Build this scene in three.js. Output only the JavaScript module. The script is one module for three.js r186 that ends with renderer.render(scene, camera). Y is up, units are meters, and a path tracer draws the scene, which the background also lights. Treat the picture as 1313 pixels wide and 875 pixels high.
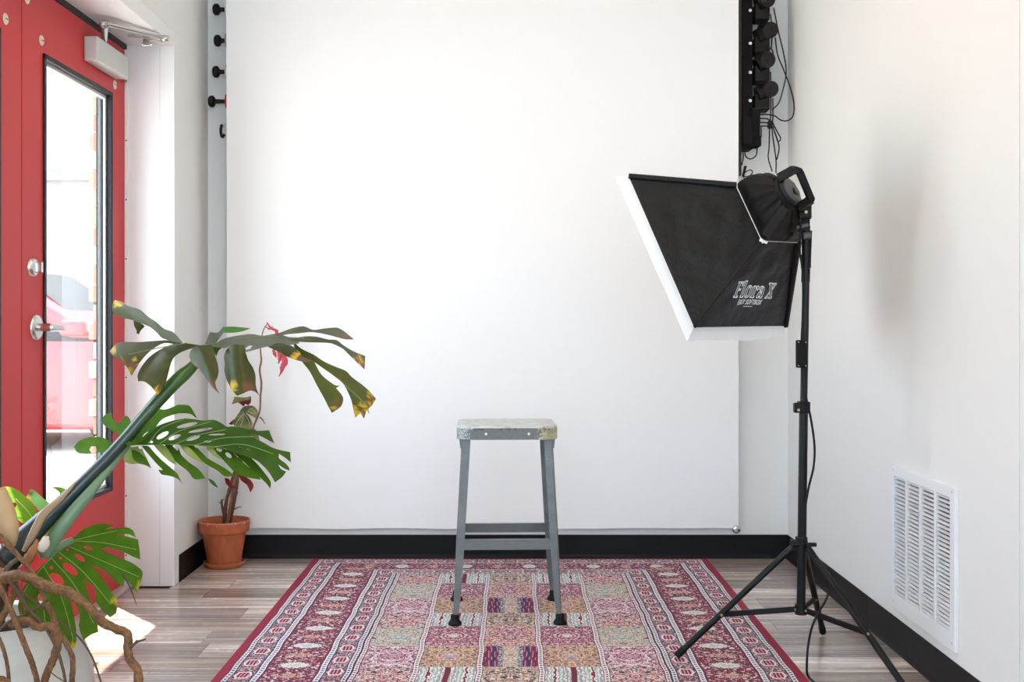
import * as THREE from 'three';
import { RoundedBoxGeometry } from 'three/addons/geometries/RoundedBoxGeometry.js';
import { mergeGeometries, mergeVertices } from 'three/addons/utils/BufferGeometryUtils.js';
import { RectAreaLightUniformsLib } from 'three/addons/lights/RectAreaLightUniformsLib.js';
import { createNoise2D } from 'simplex-noise';

// ---------------------------------------------------------------- camera, sky, sun, exposure
const FW = 1313, FH = 875, F = 1460, VU = 655, VV = 415;   // focal length in pixels, vanishing point of the room's depth lines
const scene = new THREE.Scene();
const camera = new THREE.PerspectiveCamera(2 * Math.atan(FH / 2 / F) * 180 / Math.PI, FW / FH, 0.05, 100);
camera.position.set(0, 1, 0);
camera.lookAt(0, 1, -5);
camera.setViewOffset(FW, FH, FW / 2 - VU, FH / 2 - VV, FW, FH);
const renderer = new THREE.WebGLRenderer({ antialias: true });
renderer.toneMapping = THREE.LinearToneMapping;
renderer.toneMappingExposure = 1.21;
renderer.shadowMap.enabled = true;
scene.background = new THREE.Color().setRGB(0.67, 0.83, 1.0);
scene.backgroundIntensity = 6.6;
const sun = new THREE.DirectionalLight(new THREE.Color().setRGB(1, 0.96, 0.90), 48);
sun.position.set(-1.95 - 1.4, 10, -2.3 - 3.5);
sun.target.position.set(-1.4, 0, -3.5);
sun.castShadow = true;
sun.shadow.mapSize.set(2048, 2048);
Object.assign(sun.shadow.camera, { left: -6, right: 6, top: 6, bottom: -6, near: 0.5, far: 30 });
scene.add(sun, sun.target);
RectAreaLightUniformsLib.init();

// ---------------------------------------------------------------- helpers
const V = (x, y, z) => new THREE.Vector3(x, y, z);
const P = (u, v, d) => V((u - VU) * d / F, 1 - (v - VV) * d / F, -d);   // pixel of the photograph at a given depth
let seed = 7;
const rnd = () => { seed = (seed * 1664525 + 1013904223) >>> 0; return seed / 4294967296; };
const noise = createNoise2D(rnd);
const lin = (r, g, b) => new THREE.Color().setRGB(r, g, b);
const origin = new WeakMap(), taken = new Map();
function numbered(n) {
  const k = taken.get(n) ?? 0; taken.set(n, k + 1);
  return k ? n + '_' + String(k).padStart(3, '0') : n;
}
function shade(m) { m.castShadow = m.receiveShadow = true; return m; }
function thing(name, label, category, pos = [0, 0, 0], group) {
  const o = new THREE.Group(); o.name = numbered(name); o.position.set(...pos); scene.add(o);
  o.userData = { label, category }; if (group) o.userData.group = group;
  origin.set(o, V(...pos));
  return o;
}
function tidy(g) {
  g = g.index ? g : mergeVertices(g);
  if (!g.attributes.uv) g.setAttribute('uv', new THREE.BufferAttribute(new Float32Array(g.attributes.position.count * 2), 2));
  if (!g.attributes.normal) g.computeVertexNormals();
  return g;
}
// one named mesh from geometries given in world coordinates
function obj(name, geoms, mat, parent, label) {
  let g = Array.isArray(geoms) ? (geoms.length > 1 ? mergeGeometries(geoms.map(tidy)) : tidy(geoms[0])) : tidy(geoms);
  const m = shade(new THREE.Mesh(g, mat));
  const o = parent ? origin.get(parent) ?? V(0, 0, 0) : V(0, 0, 0);
  if (o.lengthSq()) g.translate(-o.x, -o.y, -o.z);
  origin.set(m, o.clone());
  m.name = parent ? name : numbered(name);
  if (label) m.userData.label = label;
  (parent ?? scene).add(m);
  return m;
}
function single(name, geoms, mat, label, category, group) {
  const m = obj(name, geoms, mat); m.userData = { label, category }; if (group) m.userData.group = group; return m;
}
function struct(name, geoms, mat, label, category) {
  const m = obj(name, geoms, mat); m.userData = { kind: 'structure', label, category }; return m;
}
function piece(name, geom, mat, parent, pos, rot, scale) {
  const m = shade(new THREE.Mesh(geom, mat)); m.name = name;
  const o = origin.get(parent) ?? V(0, 0, 0);
  m.position.set(pos[0] - o.x, pos[1] - o.y, pos[2] - o.z); if (rot) m.rotation.set(...rot); if (scale) m.scale.set(...scale);
  parent.add(m); return m;
}
const box = (x0, x1, y0, y1, z0, z1) => new THREE.BoxGeometry(Math.abs(x1 - x0), Math.abs(y1 - y0), Math.abs(z1 - z0)).translate((x0 + x1) / 2, (y0 + y1) / 2, (z0 + z1) / 2);
const rbox = (x0, x1, y0, y1, z0, z1, r = 0.003, s = 2) => new RoundedBoxGeometry(Math.abs(x1 - x0), Math.abs(y1 - y0), Math.abs(z1 - z0), s, r).translate((x0 + x1) / 2, (y0 + y1) / 2, (z0 + z1) / 2);
// round bar from a to b
function bar(a, b, r0, r1 = r0, seg = 14) {
  const l = a.distanceTo(b), g = new THREE.CylinderGeometry(r1, r0, l, seg);
  g.applyQuaternion(new THREE.Quaternion().setFromUnitVectors(V(0, 1, 0), b.clone().sub(a).normalize()));
  return g.translate((a.x + b.x) / 2, (a.y + b.y) / 2, (a.z + b.z) / 2);
}
// flat bar from a to b: width w along `side`, thickness t
function flat(a, b, w, t, side) {
  const y = b.clone().sub(a), l = y.length(); y.normalize();
  const x = side.clone().addScaledVector(y, -side.dot(y)).normalize(), z = x.clone().cross(y);
  const g = new THREE.BoxGeometry(w, l, t).applyMatrix4(new THREE.Matrix4().makeBasis(x, y, z));
  return g.translate((a.x + b.x) / 2, (a.y + b.y) / 2, (a.z + b.z) / 2);
}
// swept tube through points with a radius at each (radii may be one number)
function tube(pts, radii, seg = 0, sides = 8, wobble = 0) {
  const c = new THREE.CatmullRomCurve3(pts, false, 'centripetal'), n = seg || pts.length * 6;
  const fr = c.computeFrenetFrames(n, false), pos = [], idx = [], uv = [];
  const len = c.getLength();
  for (let i = 0; i <= n; i++) {
    const t = i / n, p = c.getPointAt(t);
    let r = radii;
    if (Array.isArray(radii)) { const f = t * (radii.length - 1), k = Math.min(Math.floor(f), radii.length - 2); r = radii[k] + (radii[k + 1] - radii[k]) * (f - k); }
    for (let j = 0; j <= sides; j++) {
      const a = j / sides * Math.PI * 2, rr = r * (1 + wobble * noise(t * len * 60 + 9, Math.cos(a) * 0.8 + pts[0].x * 7));
      const q = p.clone().addScaledVector(fr.normals[i], Math.cos(a) * rr).addScaledVector(fr.binormals[i], Math.sin(a) * rr);
      pos.push(q.x, q.y, q.z); uv.push(j / sides, t * len);
    }
  }
  const w = sides + 1;
  for (let i = 0; i < n; i++) for (let j = 0; j < sides; j++) idx.push(i * w + j, i * w + j + 1, (i + 1) * w + j, i * w + j + 1, (i + 1) * w + j + 1, (i + 1) * w + j);
  for (const e of [0, n]) {                                   // end caps
    const p = c.getPointAt(e / n), k = pos.length / 3; pos.push(p.x, p.y, p.z); uv.push(0, 0);
    for (let j = 0; j < sides; j++) e ? idx.push(k, e * w + j, e * w + j + 1) : idx.push(k, j + 1, j);
  }
  const g = new THREE.BufferGeometry();
  g.setAttribute('position', new THREE.Float32BufferAttribute(pos, 3)); g.setAttribute('uv', new THREE.Float32BufferAttribute(uv, 2));
  g.setIndex(idx); g.computeVertexNormals();
  return g;
}
const px = (...a) => a.map(([u, v, d]) => P(u, v, d));
// quad patch through four corners, n x m cells, with an optional offset along its normal
function patch(a, b, c, d, n = 1, m = 1, off) {
  const pos = [], uv = [], idx = [], nm = b.clone().sub(a).cross(d.clone().sub(a)).normalize();
  for (let j = 0; j <= m; j++) for (let i = 0; i <= n; i++) {
    const s = i / n, t = j / m, p = a.clone().lerp(b, s).lerp(d.clone().lerp(c, s), t);
    if (off) p.addScaledVector(nm, off(s, t));
    pos.push(p.x, p.y, p.z); uv.push(s, t);
  }
  for (let j = 0; j < m; j++) for (let i = 0; i < n; i++) { const k = j * (n + 1) + i; idx.push(k, k + 1, k + n + 2, k, k + n + 2, k + n + 1); }
  const g = new THREE.BufferGeometry();
  g.setAttribute('position', new THREE.Float32BufferAttribute(pos, 3)); g.setAttribute('uv', new THREE.Float32BufferAttribute(uv, 2)); g.setIndex(idx); g.computeVertexNormals();
  return g;
}
const lathe = (prof, x, y, z, seg = 48) => new THREE.LatheGeometry(prof.map(([r, h]) => new THREE.Vector2(r, h)), seg).translate(x, y, z);
function dataTex(w, h, f, srgb = true) {
  const a = new Uint8Array(w * h * 4);
  for (let j = 0; j < h; j++) for (let i = 0; i < w; i++) { const c = f(i, j), k = (j * w + i) * 4; a[k] = c[0]; a[k + 1] = c[1]; a[k + 2] = c[2]; a[k + 3] = 255; }
  const t = new THREE.DataTexture(a, w, h, THREE.RGBAFormat);
  t.magFilter = THREE.LinearFilter; t.minFilter = THREE.LinearMipmapLinearFilter; t.generateMipmaps = true; t.wrapS = t.wrapT = THREE.RepeatWrapping;
  if (srgb) t.colorSpace = THREE.SRGBColorSpace;
  t.needsUpdate = true; return t;
}
const mat = (c, rough = 0.6, metal = 0, extra = {}) => new THREE.MeshPhysicalMaterial({ color: c, roughness: rough, metalness: metal, ...extra });

// ---------------------------------------------------------------- materials
const M = {
  wall: mat(lin(0.80, 0.79, 0.765), 0.65),
  ceiling: mat(lin(0.82, 0.81, 0.79), 0.8),
  trim: mat(lin(0.80, 0.795, 0.785), 0.4),
  paper: mat(lin(0.88, 0.87, 0.855), 0.85, 0, { side: THREE.DoubleSide }),
  base: mat(lin(0.007, 0.007, 0.008), 0.5, 0, { specularIntensity: 0.35 }),
  red: mat(lin(0.56, 0.026, 0.03), 0.4, 0, { specularIntensity: 0.5 }),
  bead: mat(lin(0.014, 0.014, 0.016), 0.45, 0, { specularIntensity: 0.5 }),
  chrome: mat(lin(0.62, 0.61, 0.58), 0.25, 1),
  alu: mat(lin(0.62, 0.61, 0.60), 0.45, 0.6),
  closer: mat(lin(0.58, 0.57, 0.54), 0.5, 0.2),
  bolt: mat(lin(0.70, 0.63, 0.52), 0.45, 0.3),
  glass: mat(lin(0.97, 0.985, 0.98), 0.0, 0, { transmission: 1, thickness: 0, ior: 1.5 }),
  black: mat(lin(0.006, 0.006, 0.0065), 0.45, 0, { specularIntensity: 0.45 }),
  blackMatte: mat(lin(0.006, 0.0055, 0.0055), 0.7, 0, { specularIntensity: 0.35 }),
  blackMetal: mat(lin(0.006, 0.006, 0.007), 0.38, 0, { specularIntensity: 0.5 }),
  cable: mat(lin(0.006, 0.006, 0.006), 0.5, 0, { specularIntensity: 0.4 }),
  white: mat(lin(0.85, 0.85, 0.85), 0.6),
  rubber: mat(lin(0.007, 0.007, 0.007), 0.6, 0, { specularIntensity: 0.4 }),
  brass: mat(lin(0.60, 0.45, 0.22), 0.35, 0.9),
  vent: mat(lin(0.80, 0.80, 0.80), 0.4),
  dark: mat(lin(0.02, 0.02, 0.02), 0.9),
  subfloor: mat(lin(0.05, 0.045, 0.04), 0.9),
};

// ---------------------------------------------------------------- room shell
const XL = -1.29, XR = 1.18, ZB = -4.85, ZF = 0.7, YC = 2.9, XD = -1.466, XO = -1.60;   // left wall, right wall, back wall, window wall, ceiling, door face, street face
const D0 = 2.495, D1 = 4.33, DH = 2.06;                                                  // doorway along the left wall
const floor = struct('floor', box(XO, XR + 0.15, -0.15, -0.006, ZB - 0.15, ZF + 0.15), M.subfloor, 'grey brown wood plank floor of the studio', 'floor');
{ // planks, laid across the room
  const tints = [[156, 137, 125], [188, 171, 160], [140, 123, 114], [198, 184, 174], [170, 150, 136], [178, 162, 154], [150, 136, 129], [190, 170, 154]];
  const mats = tints.map((t, k) => {
    const map = dataTex(1024, 128, (i, j) => {
      const x = i / 1024 * 1.22, y = j / 128 * 0.147;
      const a = noise(x * 1.6 + k * 31, y * 38), b = noise(x * 5 + k * 17, y * 120), c = noise(x * 26, y * 420 + k * 9), band = noise(x * 0.7 + k * 5, y * 16 + 40);
      const w = Math.max(0, noise(x * 7 + 90 + k * 3, y * 24)) * Math.max(0, noise(x * 30 + k, y * 14));
      const f = 1 + 0.17 * a + 0.09 * b + 0.07 * c + 0.16 * band + 0.25 * w;
      return [Math.min(255, t[0] * f), Math.min(255, t[1] * f * (1 + 0.02 * a)), Math.min(255, t[2] * f * (1 + 0.04 * band))];
    });
    const bump = map;
    return mat(lin(1, 1, 1), 0.3, 0, { map, bumpMap: bump, bumpScale: 0.0004, clearcoat: 0.6, clearcoatRoughness: 0.25 });
  });
  const W = 0.147, L = 1.22, joints = { 4: -0.92, 3: -1.55, 7: -0.94, 2: -1.126, 8: -1.155, 5: -0.35, 6: 0.25, 1: 0.15, 0: -0.2 };
  const geos = new Map();
  const geo = (l, w) => { const k = l.toFixed(3) + w.toFixed(3); if (!geos.has(k)) { const g = new THREE.BoxGeometry(l - 0.0016, 0.006, w - 0.0016); const uv = g.attributes.uv; for (let i = 0; i < uv.count; i++) uv.setX(i, uv.getX(i) * l / L); geos.set(k, g); } return geos.get(k); };
  let d = 4.0 + 4 * W, row = -2, z0 = -ZB;
  const rows = [];
  for (let e = 4.0 + 6 * W; e > -ZF; e -= W) rows.push([Math.min(e, -ZB), Math.max(e - W, -ZF)]);
  rows.forEach(([far, near], r) => {
    const w = far - near; if (w < 0.01) return;
    const zc = -(far + near) / 2, inDoor = zc < -D0 && zc > -D1, x0 = inDoor ? -1.53 : XL;
    const key = r - 2;
    let j = joints[key] ?? (x0 + rnd() * L); while (j > x0) j -= L;
    for (let a = j; a < XR; a += L) {
      const s = Math.max(a, x0), e = Math.min(a + L, XR); if (e - s < 0.012) continue;
      piece('plank', geo(e - s, w), mats[Math.floor(rnd() * mats.length)], floor, [(s + e) / 2, -0.003, zc]);
    }
  });
}
struct('ceiling', box(XO, XR + 0.15, YC, YC + 0.15, ZB - 0.15, ZF + 0.15), M.ceiling, 'plain white ceiling of the studio', 'ceiling');
const wallBack = struct('wall_back', box(XO, XR + 0.15, 0, YC, ZB - 0.15, ZB), M.wall, 'white painted back wall behind the paper backdrop', 'wall');
const VZ0 = -3.475, VZ1 = -3.03, VH0 = 0.178, VH1 = 0.537;   // duct opening behind the air vent
struct('wall_right', [box(XR, XR + 0.15, 0, YC, ZB, VZ0), box(XR, XR + 0.15, 0, VH0, VZ0, VZ1), box(XR, XR + 0.15, VH1, YC, VZ0, VZ1), box(XR, XR + 0.15, 0, YC, VZ1, -2.642), box(XR + 0.004, XR + 0.15, 0, YC, -2.642, -2.638), box(XR, XR + 0.15, 0, YC, -2.638, ZF)], M.wall, 'white painted side wall with the air vent', 'wall');
struct('wall_left', [box(-1.505, XL, 0, YC, ZB, -D1 - 0.015), box(XO + 0.02, XL, DH + 0.015, YC, -D1 - 0.015, -D0 + 0.015), box(XO, XL, 0, YC, -D0 + 0.015, ZF)], M.wall, 'white painted wall around the red glass doors', 'wall');
{ // wall behind the photographer with the shop window
  const wx0 = -1.05, wx1 = 0.95, wy0 = 0.4, wy1 = 2.5;
  struct('wall_front', [box(XO, wx0, 0, YC, ZF, ZF + 0.15), box(wx1, XR + 0.15, 0, YC, ZF, ZF + 0.15), box(wx0, wx1, 0, wy0, ZF, ZF + 0.15), box(wx0, wx1, wy1, YC, ZF, ZF + 0.15)], M.wall, 'white wall holding the wide shop window', 'wall');
  const w = struct('window_1', [box(wx0, wx1, wy0, wy0 + 0.05, ZF + 0.04, ZF + 0.1), box(wx0, wx1, wy1 - 0.05, wy1, ZF + 0.04, ZF + 0.1), box(wx0, wx0 + 0.05, wy0, wy1, ZF + 0.04, ZF + 0.1), box(wx1 - 0.05, wx1, wy0, wy1, ZF + 0.04, ZF + 0.1)], M.bead, 'wide shop window with a dark frame', 'window');
  obj('pane', box(wx0 + 0.05, wx1 - 0.05, wy0 + 0.05, wy1 - 0.05, ZF + 0.07, ZF + 0.0701), M.glass, w);
}
// skirting with a small toe
function skirt(name, a, b, n, label, parent) {   // along the wall from a to b, n points into the room
  const len = a.distanceTo(b), s = new THREE.Shape([[0, 0], [0.011, 0], [0.0105, 0.004], [0.007, 0.009], [0.005, 0.016], [0.004, 0.098], [0.003, 0.1], [0, 0.1]].map(([x, y]) => new THREE.Vector2(x, y)));
  const g = new THREE.ExtrudeGeometry(s, { depth: len, bevelEnabled: false });
  const z = b.clone().sub(a).normalize();
  g.applyMatrix4(new THREE.Matrix4().makeBasis(n, V(0, 1, 0), z)).translate(a.x, a.y, a.z);
  if (n.clone().cross(V(0, 1, 0)).dot(z) < 0) { const i = g.index; const p = g.attributes.position.array; for (let k = 0; k < p.length; k += 9) for (let c = 0; c < 3; c++) { const t = p[k + 3 + c]; p[k + 3 + c] = p[k + 6 + c]; p[k + 6 + c] = t; } g.computeVertexNormals(); }
  return g;
}
struct('baseboard_back', skirt('', V(XL, 0, ZB), V(XR, 0, ZB), V(0, 0, 1)), M.base, 'black vinyl baseboard below the paper backdrop', 'baseboard');
struct('baseboard_left', skirt('', V(XL, 0, ZB + 0.011), V(XL, 0, -D1 - 0.07), V(1, 0, 0)), M.base, 'short black baseboard between door casing and corner', 'baseboard');
{
  const seam = -3.76;
  const b = struct('baseboard_right', skirt('', V(XR, 0, ZB + 0.011), V(XR, 0, seam - 0.0008), V(-1, 0, 0)), M.base, 'black vinyl baseboard along the wall with the air vent', 'baseboard');
  obj('baseboard_length', skirt('', V(XR, 0, seam + 0.0008), V(XR, 0, ZF), V(-1, 0, 0)), M.base, b);
}

// ---------------------------------------------------------------- doorway and red doors
{
  const t = struct('trim_1', [
    box(XD - 0.04, XL - 0.04, 0, DH + 0.015, -D1 - 0.015, -D1),                  // hinge jamb board
    box(XD - 0.04, XL - 0.04, DH, DH + 0.015, -D1, -D0),                          // head board
    box(XD - 0.04, XL - 0.04, 0, DH + 0.015, -D0, -D0 + 0.015)], M.trim, 'white wooden frame lining the red doors', 'door frame');
  obj('casing', rbox(XL - 0.045, XL + 0.012, 0, DH + 0.05, -D1 - 0.055, -D1 + 0.004, 0.003), M.trim, t);
  obj('casing', rbox(XL - 0.045, XL + 0.012, DH - 0.004, DH + 0.055, -D1 + 0.004, -D0 - 0.004, 0.003), M.trim, t);
  obj('casing', rbox(XL - 0.045, XL + 0.012, 0, DH + 0.05, -D0 - 0.004, -D0 + 0.055, 0.003), M.trim, t);
  obj('threshold', rbox(XD - 0.06, XD + 0.035, 0, 0.012, -D1, -D0, 0.003), M.alu, t, 'dull metal door threshold');
  obj('head_seal', box(XD - 0.012, XD + 0.006, DH - 0.018, DH, -D1, -D0), M.bead, t);
}
const DZ = (d) => -d;
function doorLeaf(name, label, dHinge, dEdge, lite, fittings) {
  const g = new THREE.Group(); g.name = name; g.userData = { kind: 'structure', label, category: 'door' };
  const o = V(XD - 0.045, 0.015, -dHinge); g.position.copy(o); origin.set(g, o); scene.add(g);
  const x0 = XD - 0.045, x1 = XD, a = Math.min(dHinge, dEdge), b = Math.max(dHinge, dEdge), [l0, l1, h0, h1] = lite, top = DH - 0.022;
  obj('leaf', [box(x0, x1, 0.015, top, -a, -l0), box(x0, x1, 0.015, top, -l1, -b), box(x0, x1, 0.015, h0, -l0, -l1), box(x0, x1, h1, top, -l0, -l1)], M.red, g);
  const w = 0.016, q = 0.006, f = obj('glazing_frame', [
    rbox(x0 - q, x1 + q, h0, h0 + w, -l0, -l1, 0.002), rbox(x0 - q, x1 + q, h1 - w, h1, -l0, -l1, 0.002),
    rbox(x0 - q, x1 + q, h0, h1, -l0, -l0 - w, 0.002), rbox(x0 - q, x1 + q, h0, h1, -l1 + w, -l1, 0.002)], M.bead, g);
  obj('bead_strip', [
    box(x1 - 0.028, x1 - 0.012, h0 + w, h0 + w + 0.012, -l0 - w, -l1 + w), box(x1 - 0.028, x1 - 0.012, h1 - w - 0.012, h1 - w, -l0 - w, -l1 + w),
    box(x1 - 0.028, x1 - 0.012, h0 + w, h1 - w, -l0 - w, -l0 - w - 0.012), box(x1 - 0.02, x1 - 0.013, h0 + w, h1 - w, -l1 + w + 0.012, -l1 + w)], M.alu, f, 'bare metal glazing strip');
  obj('pane', box(x0 + 0.0179, x0 + 0.018, h0 + w, h1 - w, -l0 - w, -l1 + w), M.glass, g);
  for (const [d, h] of fittings.bolts) {
    const c = V(x1, h, -d);
    const bt = obj('bolt', lathe([[0, 0.0045], [0.008, 0.0043], [0.0145, 0.003], [0.017, 0.0]], 0, 0, 0, 24).rotateZ(-Math.PI / 2).translate(c.x, c.y, c.z), M.bolt, g, 'cream coloured bolt head');
    obj('slot', box(c.x + 0.0035, c.x + 0.0048, h - 0.0014, h + 0.0014, -d - 0.009, -d + 0.009), M.bead, bt);
  }
  return g;
}
const leaf1 = doorLeaf('door_1', 'red glass door with lever handle and closer', 4.322, 3.416, [3.567, 4.18, 0.386, 1.848], { bolts: [[3.556, 1.884], [4.215, 1.884], [3.45, 1.985]] });
doorLeaf('door_2', 'red glass door leaf without a handle', 2.503, 3.41, [2.65, 3.265, 0.386, 1.848], { bolts: [[3.303, 1.884], [2.61, 1.884]] });
{ // fittings of the first leaf
  const lev = P(45, 420, 3.509); lev.x = XD;
  const rose = obj('lever_rose', lathe([[0, 0.014], [0.026, 0.014], [0.036, 0.011], [0.0405, 0.005], [0.0405, 0]], 0, 0, 0, 40).rotateZ(-Math.PI / 2).translate(XD, lev.y, lev.z), M.chrome, leaf1);
  obj('lever', [bar(V(XD + 0.01, lev.y, lev.z), V(XD + 0.05, lev.y, lev.z), 0.0125), tube([V(XD + 0.045, lev.y, lev.z + 0.006), V(XD + 0.05, lev.y, lev.z - 0.02), V(XD + 0.05, lev.y - 0.002, lev.z - 0.075)], [0.0125, 0.0115, 0.0105], 16, 12)], M.chrome, rose);
  const db = P(41, 343, 3.486); db.x = XD;
  const cyl = obj('deadbolt_rose', lathe([[0, 0.014], [0.02, 0.014], [0.027, 0.009], [0.03, 0]], 0, 0, 0, 32).rotateZ(-Math.PI / 2).translate(XD, db.y, db.z), M.chrome, leaf1);
  obj('thumb_turn', rbox(XD + 0.012, XD + 0.034, db.y - 0.017, db.y + 0.017, db.z - 0.004, db.z + 0.004, 0.003), M.chrome, cyl);
  const cl = obj('door_closer', rbox(XD, XD + 0.05, 1.902, 1.988, -4.21, -3.905, 0.007, 3), M.closer, leaf1, 'grey box of the door closer');
  const k = P(134, 30, 3.93), e = P(212, 49, 4.16), m = P(188, 52, 4.2);
  obj('closer_arm', [bar(V(-1.435, 1.985, -4.02), V(k.x, k.y - 0.006, k.z), 0.008, 0.014),
    lathe([[0, 0.008], [0.017, 0.007], [0.018, 0], [0.018, -0.006], [0, -0.006]], k.x, k.y, k.z, 20),
    flat(k, e, 0.022, 0.006, V(1, 0, 0)), flat(V(k.x, k.y - 0.009, k.z), V(e.x, e.y - 0.004, e.z), 0.010, 0.005, V(1, 0, 0)),
    lathe([[0, 0.008], [0.016, 0.007], [0.017, -0.012], [0, -0.013]], e.x, e.y, e.z, 20),
    flat(V(e.x, e.y - 0.014, e.z), V(m.x - 0.06, m.y + 0.012, m.z + 0.02), 0.018, 0.005, V(0, 0, 1)),
    rbox(m.x - 0.012, m.x + 0.014, m.y - 0.022, m.y + 0.02, m.z - 0.008, m.z + 0.008, 0.003), bar(V(m.x - 0.016, m.y - 0.014, m.z), V(m.x + 0.02, m.y - 0.014, m.z), 0.006)], M.chrome, cl, 'bright metal folding closer arm');
  const hg = obj('continuous_hinge', rbox(XD - 0.002, XD + 0.010, 0.015, DH - 0.02, -4.331, -4.322, 0.002), M.trim, leaf1, 'long cream hinge strip');
  for (let i = 0; i < 9; i++) piece('screw', screwGeo(), M.bead, hg, [XD + 0.006, 0.12 + i * 0.225, -4.3215]);
}
function screwGeo() { return screwGeo.g ??= new THREE.CylinderGeometry(0.0028, 0.0028, 0.002, 8).rotateX(Math.PI / 2); }

// ---------------------------------------------------------------- street outside the glass
{
  struct('pavement', box(-30, XO, -0.2, -0.03, -40, 12), mat(lin(0.36, 0.35, 0.33), 0.9), 'bright sunlit pavement outside the doors', 'pavement');
  const wallX = struct('wall_street', box(XO, -1.506, -0.03, 3.4, -9, -4.432), mat(lin(0.55, 0.50, 0.45), 0.9), 'brick pier outside the door glass', 'wall');
  const bm = [[0.50, 0.22, 0.15], [0.56, 0.28, 0.2], [0.45, 0.19, 0.13], [0.6, 0.36, 0.27]].map((c) => mat(lin(...c), 0.9));
  const bg = new RoundedBoxGeometry(0.1, 0.062, 0.075, 1, 0.004), bh = new RoundedBoxGeometry(0.1, 0.062, 0.06, 1, 0.004);
  for (let i = 0; i < 30; i++) piece('brick', i % 2 ? bg : bh, bm[(i * 7 + (i >> 2)) % 4], wallX, [XO + 0.036 + (i % 2 ? 0 : 0.01), 0.02 + i * 0.073, -4.39 + (i % 2 ? 0.0 : -0.012)]);
  const bld = thing('street_building', 'pale rendered building across the street seen through the door glass', 'building', [-8, -0.03, -17.5]);
  const pale = mat(lin(0.24, 0.23, 0.215), 0.9);
  obj('wall', box(-16, -3.2, -0.03, 9, -20, -16), pale, bld);
  obj('ledge', box(-16, -3.1, 3.0, 3.12, -16, -15.88), pale, bld); obj('ledge', box(-16, -3.1, 1.36, 1.44, -16, -15.94), pale, bld);
  obj('roof', box(-16.2, -3, 9, 9.25, -20.2, -15.8), pale, bld);
  // red car, nose towards the shop
  const nose = -2.3, cz = -9.15, cw = 1.72, car = thing('parked_car', 'red parked car seen through the door glass', 'car', [-4.4, -0.03, cz - cw / 2]);
  const prof = [[0, 0.24], [0.0, 0.5], [-0.06, 0.68], [-0.25, 0.78], [-1.1, 0.95], [-1.86, 1.43], [-2.1, 1.47], [-2.9, 1.46], [-3.65, 1.05], [-4.1, 0.95], [-4.2, 0.6], [-4.18, 0.24]];
  const s = new THREE.Shape(prof.map(([x, y]) => new THREE.Vector2(x, y)));
  obj('body', new THREE.ExtrudeGeometry(s, { depth: cw - 0.1, bevelEnabled: true, bevelSize: 0.05, bevelThickness: 0.05, bevelSegments: 3 }).translate(nose, -0.05, cz - cw + 0.05), mat(lin(0.55, 0.02, 0.03), 0.25, 0, { clearcoat: 0.8, clearcoatRoughness: 0.1 }), car);
  const gl = mat(lin(0.02, 0.022, 0.025), 0.08, 0, { specularIntensity: 0.4 });
  const w1 = new THREE.Shape([[-1.22, 0.93], [-1.9, 1.36], [-2.25, 1.39], [-2.25, 0.93]].map(([x, y]) => new THREE.Vector2(x, y)));
  const w2 = new THREE.Shape([[-2.33, 0.93], [-2.33, 1.39], [-2.85, 1.38], [-3.4, 1.08], [-3.4, 0.93]].map(([x, y]) => new THREE.Vector2(x, y)));
  for (const w of [w1, w2]) obj('side_window', new THREE.ExtrudeGeometry(w, { depth: 0.02, bevelEnabled: false }).translate(nose, -0.05, cz - 0.002), gl, car);
  obj('windscreen', patch(V(nose - 1.1, 0.94, cz - 0.15), V(nose - 1.1, 0.94, cz - cw + 0.15), V(nose - 1.8, 1.44, cz - cw + 0.25), V(nose - 1.8, 1.44, cz - 0.25)), gl, car);
  obj('belt_strip', box(nose - 3.4, nose - 1.0, 0.855, 0.885, cz - 0.01, cz + 0.022), M.bead, car);
  obj('door_mirror', rbox(nose - 1.28, nose - 1.06, 0.9, 1.03, cz, cz + 0.16, 0.04, 3), mat(lin(0.55, 0.02, 0.03), 0.25), car);
  for (const wx of [-0.85, -3.4]) for (const wz of [cz - 0.1, cz - cw + 0.1]) {
    const wh = obj('wheel', new THREE.TorusGeometry(0.22, 0.09, 10, 28).translate(nose + wx, 0.28, wz), M.rubber, car);
    obj('rim', bar(V(nose + wx, 0.28, wz - 0.07), V(nose + wx, 0.28, wz + 0.07), 0.17, 0.17, 20), M.alu, wh);
  }
  obj('headlamp', rbox(nose - 0.25, nose + 0.03, 0.56, 0.7, cz - 0.35, cz + 0.01, 0.04, 3), M.glass, car);
}

// ---------------------------------------------------------------- ceiling lamps (out of the frame)
for (const [x, z] of [[-0.05, -2.9], [-0.05, -1.3]]) {
  const o = thing('ceiling_light', z < -2 ? 'warm white ceiling lamp panel beside the paper backdrop' : 'warm white ceiling lamp panel towards the shop window', 'lamp', [x, YC, z], 'ceiling lamps');
  obj('housing', [box(x - 0.63, x + 0.63, YC - 0.06, YC, z - 0.18, z - 0.16), box(x - 0.63, x + 0.63, YC - 0.06, YC, z + 0.16, z + 0.18), box(x - 0.63, x - 0.61, YC - 0.06, YC, z - 0.16, z + 0.16), box(x + 0.61, x + 0.63, YC - 0.06, YC, z - 0.16, z + 0.16)], M.trim, o);
  obj('diffuser', box(x - 0.61, x + 0.61, YC - 0.05, YC - 0.045, z - 0.16, z + 0.16), new THREE.MeshStandardMaterial({ color: 0xffffff, emissive: lin(1, 0.82, 0.6), emissiveIntensity: 1.5 }), o);
  const l = new THREE.RectAreaLight(lin(1, 0.56, 0.25), 5.2, 1.2, 0.3); l.position.set(x, YC - 0.055, z); l.lookAt(x, 0, z); scene.add(l);
}

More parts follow.
